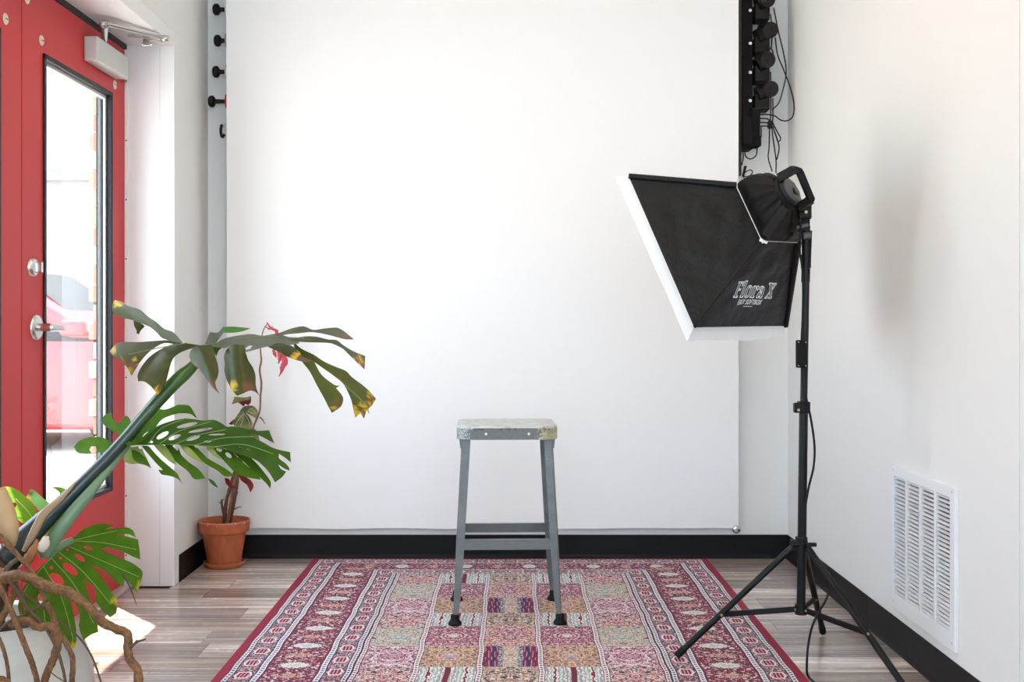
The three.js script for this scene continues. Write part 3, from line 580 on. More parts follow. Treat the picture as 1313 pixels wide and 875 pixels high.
// ---------------------------------------------------------------- softbox with its lamp head
{
  const o = thing('softbox', 'black softbox with white rim tilted down on the light stand', 'softbox', P(1030, 275, PD).toArray());
  const A = P(806, 226, 3.34), B = P(890, 420, 3.22), C = P(1007, 418, 3.64), D = A.clone().add(C).sub(B);
  const a = P(944, 238, 3.325), b = P(977, 309, 3.28), c = P(1022, 311, 3.44), d = a.clone().add(c).sub(b);
  const wr = (k) => (s, t) => 0.005 * (noise(s * 2.2 + k, t * 2.6) + 0.35 * noise(s * 6 + k, t * 4)) * Math.min(1, 6 * Math.min(s, 1 - s, t, 1 - t));
  const weave = dataTex(256, 256, (i, j) => { const v = 128 + 70 * noise(i / 30, j / 44) + 30 * noise(i / 9, j / 12); return [v, v, v]; }, false);
  const nylon = mat(lin(0.011, 0.0105, 0.010), 0.5, 0, { bumpMap: weave, bumpScale: 0.004, side: THREE.DoubleSide, specularIntensity: 0.4 });
  obj('side_panel', patch(B, A, a, b, 30, 20, wr(2)), nylon, o);
  // lettered panel
  const W = 1024, Hh = 640, cv = document.createElement('canvas'); cv.width = W; cv.height = Hh;
  const g = cv.getContext('2d'); g.fillStyle = '#1c1c20'; g.fillRect(0, 0, W, Hh);
  const X = (f) => f * W, Y = (f) => (1 - f) * Hh;
  g.textAlign = 'left'; g.textBaseline = 'alphabetic';
  const put = (txt, x, w, y, h, font, stroke) => { g.save(); g.font = font + ' 100px serif'; if (!stroke || font.includes('sans')) g.font = font.replace('sans', '') + ' 100px sans-serif'; const m = g.measureText(txt).width; g.translate(X(x), Y(y)); g.scale(X(w) / m, (h * Hh) / 72); if (stroke) { g.lineWidth = 5; g.strokeStyle = '#e4ece8'; g.strokeText(txt, 0, 0); } else { g.fillStyle = '#f0f0f0'; g.fillText(txt, 0, 0); } g.restore(); };
  put('Flora X', 0.265, 0.42, 0.345, 0.175, 'bold', true);
  put('EASY SOFTBOX', 0.335, 0.265, 0.258, 0.062, 'bold sans');
  g.fillStyle = '#e8e8e8'; g.fillRect(X(0.43), Y(0.238), X(0.095), 5);
  const tx = new THREE.CanvasTexture(cv); tx.colorSpace = THREE.SRGBColorSpace;
  const lp = patch(B, C, c, b, 30, 20, wr(5));
  { // uv in the panel's own plane, so that the print is not squeezed towards the rear
    const e1 = C.clone().sub(B), l1 = e1.length(); e1.normalize(); const up = b.clone().add(c).sub(B).sub(C).multiplyScalar(0.5); up.addScaledVector(e1, -up.dot(e1)); const l2 = up.length(); up.normalize();
    const p = lp.attributes.position, uv = lp.attributes.uv, q = V(); for (let i = 0; i < p.count; i++) { q.fromBufferAttribute(p, i).sub(B); uv.setXY(i, q.dot(e1) / l1, q.dot(up) / l2); }
  }
  obj('lettered_panel', lp, mat(lin(1, 1, 1), 0.5, 0, { specularIntensity: 0.4, map: tx, bumpMap: weave, bumpScale: 0.003, side: THREE.DoubleSide }), o, 'black panel printed with white lettering');
  obj('side_panel', patch(C, D, d, c, 12, 10, wr(8)), nylon, o); obj('side_panel', patch(A, D, d, a, 12, 10, wr(11)), nylon, o);
  // seams along the ribs
  obj('seam', [bar(B, b, 0.0045, 0.005, 10)], M.black, o); obj('seam', bar(A, a, 0.0085, 0.010, 12), M.black, o); obj('seam', bar(C, c, 0.010, 0.014, 12), M.black, o); obj('seam', bar(D, d, 0.006, 0.006, 10), M.black, o);
  obj('rear_rod', [bar(a, b, 0.0016), bar(b, c, 0.0014), bar(c, d, 0.0014), bar(d, a, 0.0014)], M.white, o, 'thin white rear frame rod');
  for (const q of [a, b]) obj('frame_joint', [new THREE.SphereGeometry(0.008, 12, 8).translate(q.x, q.y, q.z), bar(q, q.clone().add(V(0.014, -0.006, 0.006)), 0.005, 0.004)], M.white, o);
  // white front rim
  const cen = A.clone().add(C).multiplyScalar(0.5), nrm = B.clone().sub(A).cross(C.clone().sub(B)).normalize(); if (nrm.x > 0) nrm.negate();
  const cloth = mat(lin(0.88, 0.88, 0.88), 0.75, 0, { side: THREE.DoubleSide, transmission: 0.35, thickness: 0 });
  const A2 = P(788, 226, 3.36), B2 = P(881, 438, 3.25), C2 = P(1005, 431, 3.67), D2 = A2.clone().add(C2).sub(B2);
  const pl = (k) => (s, t) => 0.004 * noise(s * 5 + k, t * 2) * t + (k === 7 ? 0.010 * Math.sin(s * Math.PI) * t : 0);
  obj('rim', [patch(A, B, B2, A2, 24, 4, pl(3)), patch(B, C, C2, B2, 24, 4, (s, t) => -0.012 * Math.exp(-(((s - 0.6) / 0.22) ** 2)) * t + 0.003 * noise(s * 5, t)), patch(C, D, D2, C2, 8, 2), patch(D, A, A2, D2, 8, 2)], cloth, o, 'white fabric rim of the softbox');
  obj('diffuser', patch(A.clone().lerp(A2, 0.3), B.clone().lerp(B2, 0.3), C.clone().lerp(C2, 0.3), D.clone().lerp(D2, 0.3), 12, 12), cloth, o, 'white diffuser cloth');
  // gathered sleeve from the rear frame to the lamp head
  const hc = P(1007, 249, 3.25), ax = nrm.clone().negate(), e1 = b.clone().sub(a).normalize(), e2 = c.clone().sub(b).normalize();
  const rc = a.clone().add(c).multiplyScalar(0.5), hv = b.clone().sub(a).length() / 2, hu = c.clone().sub(b).length() / 2;
  {
    const n = 160, m = 14, pos = [], idx = [], uv = [];
    for (let j = 0; j <= m; j++) for (let i = 0; i <= n; i++) {
      const t = j / m, f = i / n * Math.PI * 2, cs = Math.cos(f), sn = Math.sin(f), k = 1 / Math.max(Math.abs(cs), Math.abs(sn));
      const sq = rc.clone().addScaledVector(e1, cs * k * hv).addScaledVector(e2, sn * k * hu);
      const pleat = 1 + 0.09 * Math.sin(f * 17 + 2 * noise(f, 3)) * Math.pow(t, 0.7) * (1 - 0.3 * t) + 0.05 * Math.sin(f * 9) * Math.sin(Math.PI * t);
      const R = 0.054 * pleat, ci = hc.clone().addScaledVector(e1, cs * R).addScaledVector(e2, sn * R);
      const p = sq.lerp(ci, t), bulge = 0.028 * Math.sin(Math.PI * t) * pleat;
      p.addScaledVector(e1, cs * bulge).addScaledVector(e2, sn * bulge);
      pos.push(p.x, p.y, p.z); uv.push(i / n * 3, t);
    }
    for (let j = 0; j < m; j++) for (let i = 0; i < n; i++) { const k = j * (n + 1) + i; idx.push(k, k + 1, k + n + 1, k + 1, k + n + 2, k + n + 1); }
    const s = new THREE.BufferGeometry(); s.setAttribute('position', new THREE.Float32BufferAttribute(pos, 3)); s.setAttribute('uv', new THREE.Float32BufferAttribute(uv, 2)); s.setIndex(idx); s.computeVertexNormals();
    const sl = obj('sleeve', s, mat(lin(0.006, 0.0055, 0.0055), 0.55, 0, { side: THREE.DoubleSide, specularIntensity: 0.4 }), o, 'gathered black fabric sleeve');
    obj('strap', flat(P(981, 303, 3.22), P(1006, 266, 3.195), 0.026, 0.002, V(1, 0, 0.3)), mat(lin(0.013, 0.012, 0.012), 0.7, 0, { specularIntensity: 0.4 }), sl);
  }
  // lamp head
  const hd = obj('lamp_head', [bar(hc.clone().addScaledVector(ax, -0.025), hc.clone().addScaledVector(ax, 0.012), 0.056, 0.054, 8), bar(hc.clone().addScaledVector(ax, 0.012), hc.clone().addScaledVector(ax, 0.022), 0.046, 0.042, 8)], M.black, o);
  const pc = hc.clone().addScaledVector(ax, 0.0235);
  obj('back_plate', [bar(pc.clone().addScaledVector(ax, -0.003), pc.clone().addScaledVector(ax, 0.002), 0.042, 0.04, 8)], mat(lin(0.05, 0.05, 0.048), 0.45), hd, 'dark grey rear plate');
  // handle: a loop of square bar
  const Q = [[999, 228], [1018, 217.5], [1025, 220], [1040, 256], [1026, 266]].map(([u, v], i) => P(u, v, [3.23, 3.20, 3.20, 3.23, 3.25][i]));
  const hs = []; for (let i = 0; i < Q.length - 1; i++) { hs.push(flat(Q[i], Q[i + 1], 0.0165, 0.024, V(1, 0.4, 0))); hs.push(new THREE.SphereGeometry(0.0105, 12, 8).translate(Q[i + 1].x, Q[i + 1].y, Q[i + 1].z)); }
  obj('handle', hs, M.black, hd);
  const j = P(1031, 273, 3.29);
  const kn = obj('tilt_joint', [rbox(j.x - 0.017, j.x + 0.018, j.y - 0.02, j.y + 0.024, -3.345, -3.27, 0.006), rbox(j.x - 0.012, j.x + 0.022, P(0, 298, PD).y, j.y + 0.004, -PD - 0.014, -PD + 0.014, 0.004), bar(P(1034.5, 296, PD), P(1034, 330, PD), 0.0155, 0.0135, 16), bar(hc.clone().addScaledVector(ax, 0.01), j, 0.02, 0.016)], M.black, o);
  obj('tilt_bolt', bar(V(j.x, j.y, -3.272), V(j.x, j.y, -3.264), 0.005, 0.004), M.brass, kn);
  obj('clamp_lever', [bar(P(1021, 292, 3.29), P(1036, 288, 3.29), 0.006, 0.0065), bar(P(1030, 303, 3.30), P(1039, 302, 3.30), 0.010, 0.010)], mat(lin(0.10, 0.10, 0.11), 0.35, 0.4), kn);
}
{ // supply cable
  const o = thing('power_cable', 'thin black lamp cable with an inline switch along the stand pole', 'cable', [PX, 0.5, -PD + 0.02]);
  const D = 3.295, up = px([1026, 272, 3.26], [1026.5, 300, 3.27], [1025.5, 322, D], [1028.5, 345, D], [1029.5, 390, D], [1027.5, 437, D]);
  obj('cable', tube(up, 0.0028, 48, 8), M.cable, o);
  obj('cable', tube(px([1028, 470, D], [1030, 495, D], [1036, 520, D], [1041, 545, D], [1044.5, 575, D], [1043, 600, D], [1037, 625, D], [1032, 655, D], [1031, 680, 3.285], [1036, 700, 3.28], [1050, 722, 3.27], [1062, 748, 3.26], [1061, 765, 3.25], [1050, 785, 3.24], [1041, 805, 3.23], [1036, 830, 3.21], [1034.5, 855, 3.20], [1035.5, 866, 3.215]).concat([V(0.85, 0.004, -3.1), V(0.86, 0.004, -2.9), V(0.95, 0.004, -2.4), V(1.1, 0.004, -2.2)]), 0.0034, 180, 8), M.cable, o);
  const s = P(1027.5, 454, 3.292);
  const sw = obj('inline_switch', rbox(s.x - 0.015, s.x + 0.0145, s.y - 0.04, s.y + 0.04, s.z - 0.010, s.z + 0.012, 0.004), M.blackMatte, o);
  for (const [x, y] of [[-0.011, 0.034], [0.010, 0.034], [-0.011, -0.034], [0.010, -0.034]]) obj('screw', bar(V(s.x + x, s.y + y, s.z + 0.011), V(s.x + x, s.y + y, s.z + 0.0135), 0.0018, 0.0018, 8), M.brass, sw);
}
// ---------------------------------------------------------------- leaves
// A leaf lobe: outline and holes in the photograph's pixels, bent in depth by its own slope; split until every edge is short.
function lobe({ o, h = [], d, du = 0, dv = 0, bow = 0, ax, base, spots = [], cut = 9, jit = 0.12 }) {
  const ol = smooth(o), hl = h.map((q) => q.map(([x, y]) => new THREE.Vector2(x, y)));
  if (THREE.ShapeUtils.area(ol) < 0) ol.reverse();
  for (const q of hl) if (THREE.ShapeUtils.area(q) > 0) q.reverse();
  let vs = [...ol, ...hl.flat()].map((p) => [p.x, p.y]), tr = THREE.ShapeUtils.triangulateShape(ol, hl);
  for (let pass = 0; pass < 7; pass++) {
    const mid = new Map(), out = [];
    const len = (a, b) => Math.hypot(vs[a][0] - vs[b][0], vs[a][1] - vs[b][1]);
    const half = (a, b) => { if (len(a, b) <= cut) return -1; const k = a < b ? a + '_' + b : b + '_' + a; if (!mid.has(k)) { vs.push([(vs[a][0] + vs[b][0]) / 2, (vs[a][1] + vs[b][1]) / 2]); mid.set(k, vs.length - 1); } return mid.get(k); };
    let any = false;
    for (const [a, b, c] of tr) {
      const p = half(a, b), q = half(b, c), r = half(c, a), n = (p >= 0) + (q >= 0) + (r >= 0);
      if (n) any = true;
      if (n === 0) out.push([a, b, c]);
      else if (n === 3) out.push([a, p, r], [p, b, q], [r, q, c], [p, q, r]);
      else if (n === 1) p >= 0 ? out.push([a, p, c], [p, b, c]) : q >= 0 ? out.push([a, b, q], [a, q, c]) : out.push([a, b, r], [r, b, c]);
      else if (p < 0) out.push([a, b, q], [a, q, r], [r, q, c]);
      else if (q < 0) out.push([a, p, r], [p, b, c], [p, c, r]);
      else out.push([p, b, q], [a, p, q], [a, q, c]);
    }
    tr = out; if (!any) break;
  }
  let uc = 0, vc = 0; ol.forEach((p) => { uc += p.x / ol.length; vc += p.y / ol.length; });
  const [x0, y0, x1, y1] = ax ?? [o[0][0], o[0][1], uc, vc], L = Math.hypot(x1 - x0, y1 - y0) || 1;
  const pos = [], col = [];
  for (const [u, v] of vs) {
    const w = ((u - x0) * (y1 - y0) - (v - y0) * (x1 - x0)) / L / 20;
    const dd = d + du * (u - uc) / 100 + dv * (v - vc) / 100 + bow * Math.min(4, w * w) + 0.003 * noise(u / 18, v / 18);
    const p = P(u, v, dd); pos.push(p.x, p.y, p.z);
    const n = noise(u / 22, v / 22), f = 1 + jit * n + 0.06 * noise(u / 6, v / 6);
    let c = [base[0] * f, base[1] * f, base[2] * f];
    for (const [su, sv, r, kind] of spots) {
      const q = Math.hypot(u - su, v - sv) / r + 0.3 * noise(u / 5, v / 5);
      if (q < 1.15 && kind !== 'b') c = [0.55, 0.36, 0.02];
      if (q < 0.75) c = kind === 'y' ? [0.55, 0.38, 0.03] : [0.13, 0.065, 0.03];
    }
    col.push(...c);
  }
  const g = new THREE.BufferGeometry();
  g.setAttribute('position', new THREE.Float32BufferAttribute(pos, 3)); g.setAttribute('color', new THREE.Float32BufferAttribute(col, 3));
  g.setAttribute('uv', new THREE.Float32BufferAttribute(vs.flatMap(([u, v]) => [u / 100, v / 100]), 2));
  g.setIndex(tr.flatMap(([a, b, c]) => [a, c, b])); g.computeVertexNormals();
  return g;
}
// outline with its soft bends rounded and its sharp tips kept
function smooth(o) {
  const n = o.length, out = [];
  for (let i = 0; i < n; i++) {
    const [a, b, c] = [o[(i + n - 1) % n], o[i], o[(i + 1) % n]], la = Math.hypot(a[0] - b[0], a[1] - b[1]), lc = Math.hypot(c[0] - b[0], c[1] - b[1]);
    const turn = Math.acos(Math.max(-1, Math.min(1, ((b[0] - a[0]) * (c[0] - b[0]) + (b[1] - a[1]) * (c[1] - b[1])) / (la * lc || 1))));
    if (turn > 1.15 || turn < 0.1) { out.push(new THREE.Vector2(b[0], b[1])); continue; }
    const k = 0.33, p = [b[0] + (a[0] - b[0]) * k, b[1] + (a[1] - b[1]) * k], q = [b[0] + (c[0] - b[0]) * k, b[1] + (c[1] - b[1]) * k];
    for (const t of [0, 0.5, 1]) out.push(new THREE.Vector2((1 - t) ** 2 * p[0] + 2 * t * (1 - t) * b[0] + t * t * q[0], (1 - t) ** 2 * p[1] + 2 * t * (1 - t) * b[1] + t * t * q[1]));
  }
  return out;
}
const ell = (u, v, a, b, rot = 0, n = 10) => { const r = rot * Math.PI / 180; return [...Array(n)].map((_, i) => { const t = i / n * 2 * Math.PI, x = a * Math.cos(t), y = b * Math.sin(t); return [u + x * Math.cos(r) - y * Math.sin(r), v + x * Math.sin(r) + y * Math.cos(r)]; }); };
const c1 = (a) => a.map(([x, y]) => [130 + x / 5.833, 370 + y / 5.833]);       // from enlarged crops of the photograph to its pixels
const c2 = (a) => a.map(([x, y]) => [260 + x / 5.47, 390 + y / 5.47]);
const c3 = (a) => a.map(([x, y]) => [85 + x / 6.25, 500 + y / 6.25]);
const c4 = (a) => a.map(([x, y]) => [200 + x / 5.47, 500 + y / 5.47]);
const c5 = (a) => a.map(([x, y]) => [x / 6.04, 730 + y / 6.04]);
const c6 = (a) => a.map(([x, y]) => [x / 6.73, 610 + y / 6.73]);
const leafMat = (extra = {}) => mat(lin(1, 1, 1), 0.42, 0, { vertexColors: true, side: THREE.DoubleSide, specularIntensity: 0.2, ...extra });
const glossy = leafMat({ roughness: 0.38, specularIntensity: 0.32 });
const sheer = leafMat({ roughness: 0.85, transmission: 0.3, thickness: 0 });
const veinMat = mat(lin(0.24, 0.34, 0.07), 0.5);
const veins = (list, w = 0.0012) => list.map((l) => tube(l.map(([u, v, d]) => P(u, v, d)), w, l.length * 5, 5));

{ // ---- Swiss cheese plant
  const pc = V(-1.23, 0, -2.72), o = thing('swiss_cheese_plant', 'large potted plant with split perforated leaves and thick aerial roots', 'plant', pc.toArray());
  const glaze = dataTex(256, 256, (i, j) => { const n = noise(i / 60, j / 60), f = noise(i / 8, j / 8); const k = 1 + 0.04 * n + 0.02 * f; return [196 * k, 194 * k, 188 * k]; });
  obj('planter', lathe([[0, 0.0], [0.13, 0.0], [0.175, 0.02], [0.21, 0.07], [0.222, 0.125], [0.216, 0.18], [0.19, 0.245], [0.168, 0.285], [0.162, 0.298], [0.152, 0.298], [0.15, 0.285], [0.15, 0.24], [0, 0.24]], pc.x, 0.001, pc.z, 64), mat(lin(1, 1, 1), 0.35, 0, { map: glaze }), o, 'round pale grey planter');
  obj('soil', lathe([[0, 0.275], [0.08, 0.272], [0.149, 0.262]], pc.x, 0, pc.z, 32), mat(lin(0.03, 0.02, 0.014), 0.95), o);
  const bark = dataTex(128, 512, (i, j) => { const n = noise(i / 20, j / 14), f = noise(i / 6, j / 40), b = noise(i / 50 + 7, j / 60); const k = 1 + 0.16 * n + 0.14 * f + 0.16 * b; return [116 * k, 80 * k, 48 * k]; });
  bark.repeat.set(1, 2.2);
  const rootM = mat(lin(1, 1, 1), 0.75, 0, { map: bark, bumpMap: bark, bumpScale: 0.002 }), darkRoot = mat(lin(0.10, 0.055, 0.03), 0.75);
  // stem
  obj('stem', tube([V(pc.x - 0.02, 0.24, pc.z), ...px([-10, 760, 2.72], [8, 725, 2.70], [16, 700, 2.68])], [0.035, 0.034, 0.032, 0.024], 24, 12, 0.12), darkRoot, o, 'dark woody stem');
  obj('old_stem', tube(px([-6, 628, 2.60], [4, 655, 2.60], [14, 685, 2.60], [17, 700, 2.61]), [0.022, 0.025, 0.023, 0.006], 20, 12, 0.04), mat(lin(0.50, 0.33, 0.17), 0.6), o, 'cream coloured stem stub');
  // roots in pixels and depth
  const root = (pts, r, m = rootM, wob = 0.16, sides = 10) => obj('aerial_root', tube(px(...pts), r, pts.length * 10, sides, wob), m, o);
  const big = root([[-20, 748, 2.64], [5, 742, 2.56], [30, 739, 2.50], [60, 752, 2.47], [92, 763, 2.45], [118, 783, 2.44], [130, 797, 2.44], [152, 808, 2.44], [163, 813, 2.44], [164, 832, 2.44], [166, 846, 2.44], [176, 858, 2.44], [177, 880, 2.43], [172, 920, 2.43], [180, 960, 2.43], [182, 1013, 2.43]], [0.013, 0.013, 0.013, 0.0125, 0.0115, 0.0115, 0.012, 0.0095, 0.0095, 0.0095, 0.0095, 0.0098, 0.0095, 0.009, 0.008, 0.006]);
  obj('twig', [tube(px([168, 830, 2.43], [175, 824, 2.43], [187, 820, 2.43]), [0.004, 0.003, 0.0015], 12, 6), tube(px([172, 826, 2.43], [176, 821, 2.43]), [0.003, 0.002], 6, 6)], darkRoot, big);
  root([[-8, 738, 2.5], [4, 762, 2.47], [18, 792, 2.45], [32, 828, 2.44], [40, 848, 2.44], [50, 885, 2.44], [60, 960, 2.45]], [0.005, 0.006, 0.0062, 0.006, 0.006, 0.005, 0.004]);
  root([[52, 755, 2.49], [58, 770, 2.48], [68, 790, 2.46], [74, 808, 2.46], [86, 828, 2.46], [93, 845, 2.46], [92, 880, 2.46], [90, 960, 2.47]], [0.005, 0.006, 0.006, 0.0055, 0.006, 0.0058, 0.0055, 0.005]);
  root([[15, 800, 2.52], [35, 796, 2.47], [50, 804, 2.46], [66, 804, 2.45], [74, 818, 2.45], [72, 835, 2.45], [62, 860, 2.45], [54, 885, 2.46]], [0.009, 0.009, 0.0095, 0.0095, 0.0098, 0.009, 0.0085, 0.008]);
  root([[14, 748, 2.50], [36, 780, 2.47], [58, 805, 2.455], [74, 836, 2.44], [84, 875, 2.44], [88, 920, 2.44]], [0.004, 0.0035, 0.0033, 0.0033, 0.003, 0.003], darkRoot);
  root([[18, 752, 2.50], [50, 776, 2.48], [78, 798, 2.47], [103, 820, 2.47], [119, 845, 2.47], [131, 880, 2.47]], [0.0028, 0.0025, 0.0023, 0.0022, 0.0021, 0.002], darkRoot);
  root([[-4, 812, 2.48], [5, 835, 2.46], [10, 858, 2.46], [12, 890, 2.46]], [0.004, 0.0042, 0.004, 0.004]);
  root([[-5, 683, 2.56], [16, 705, 2.55], [32, 723, 2.54], [47, 741, 2.53]], [0.006, 0.0058, 0.0052, 0.004]);
  root([[-6, 812, 2.5], [14, 796, 2.49], [38, 786, 2.48], [62, 769, 2.47]], [0.0035, 0.003, 0.0032, 0.003], darkRoot);
  root([[-10, 730, 2.6], [8, 738, 2.57], [20, 752, 2.55], [12, 775, 2.55], [-2, 800, 2.55]], [0.008, 0.010, 0.009, 0.008, 0.007]);
  root([[22, 738, 2.6], [20, 756, 2.58], [30, 772, 2.57], [28, 800, 2.57]], [0.005, 0.006, 0.005, 0.004]);
  root([[-8, 870, 2.43], [6, 872, 2.43], [16, 884, 2.43]], [0.006, 0.006, 0.005]);
  root([[60, 858, 2.43], [72, 868, 2.43], [85, 876, 2.43]], [0.0012, 0.0012, 0.001], darkRoot, 0, 5);
  root([[24, 716, 2.6], [10, 728, 2.58], [4, 748, 2.56], [8, 770, 2.55]], [0.005, 0.006, 0.006, 0.005], darkRoot);
  // petioles
  const grn = (a) => mat(lin(...a), 0.4, 0, { clearcoat: 0.3, clearcoatRoughness: 0.3 });
  obj('petiole', [tube(px([10, 716, 2.69], [32, 692, 2.69], [52, 672, 2.70], [100, 626, 2.74], [150, 575, 2.79], [200, 517, 2.84], [228, 487, 2.87], [247, 470, 2.89], [262, 448, 2.90]), [0.036, 0.027, 0.0195, 0.0165, 0.0155, 0.0155, 0.0165, 0.018, 0.007], 60, 14)], (() => { const t = dataTex(8, 256, (i, j) => { const k = j / 256 * 0.9; const f = Math.max(0, Math.min(1, (j / 255 - 0.45) / 0.35 + 0.15 * noise(j / 14, i))); return [26 + 34 * f, 46 + 50 * f, 42 - 14 * f]; }); t.wrapT = THREE.ClampToEdgeWrapping; t.repeat.set(1, 1 / 0.72); return mat(lin(1, 1, 1), 0.35, 0, { map: t, clearcoat: 0.4, clearcoatRoughness: 0.25 }); })(), o, 'thick dark green leaf stalk');
  obj('petiole', tube(px([58, 712, 2.70], [68, 693, 2.70], [90, 662, 2.71], [118, 628, 2.74], [145, 594, 2.79], [158, 579, 2.81], [165, 571, 2.82]), [0.016, 0.0175, 0.0165, 0.014, 0.0105, 0.0095, 0.007], 40, 14), grn([0.14, 0.24, 0.13]), o, 'pale green leaf stalk');
  obj('petiole', tube(px([50, 712, 2.72], [72, 704, 2.74], [86, 696, 2.76], [93, 693, 2.77]), [0.012, 0.011, 0.010, 0.008], 20, 10), grn([0.16, 0.22, 0.11]), o);
  obj('petiole', tube(px([16, 712, 2.74], [40, 700, 2.84], [60, 694, 2.92], [72, 672, 2.97]), [0.012, 0.010, 0.008, 0.005], 20, 10), grn([0.16, 0.30, 0.06]), o);
  obj('sheath', tube(px([30, 707, 2.655], [42, 686, 2.66], [56, 660, 2.67], [78, 640, 2.69], [96, 620, 2.715]), [0.005, 0.010, 0.010, 0.007, 0.002], 24, 10, 0.08), mat(lin(0.36, 0.24, 0.14), 0.7), o, 'dry tan leaf sheath');
  obj('sheath', tube(px([32, 722, 2.64], [42, 708, 2.64], [48, 692, 2.65]), [0.012, 0.011, 0.003], 14, 8, 0.2), mat(lin(0.30, 0.12, 0.04), 0.75), o);
  obj('new_shoot', tube(px([52, 706, 2.645], [57, 698, 2.645], [59, 690, 2.65], [62, 692, 2.65]), [0.010, 0.013, 0.010, 0.003], 16, 10, 0.1), mat(lin(0.66, 0.55, 0.46), 0.5), o, 'whitish new shoot');

  // ---- upper leaf, seen almost edge on
  const G = [0.034, 0.042, 0.012], K = [0.05, 0.058, 0.014], q = 2.90;
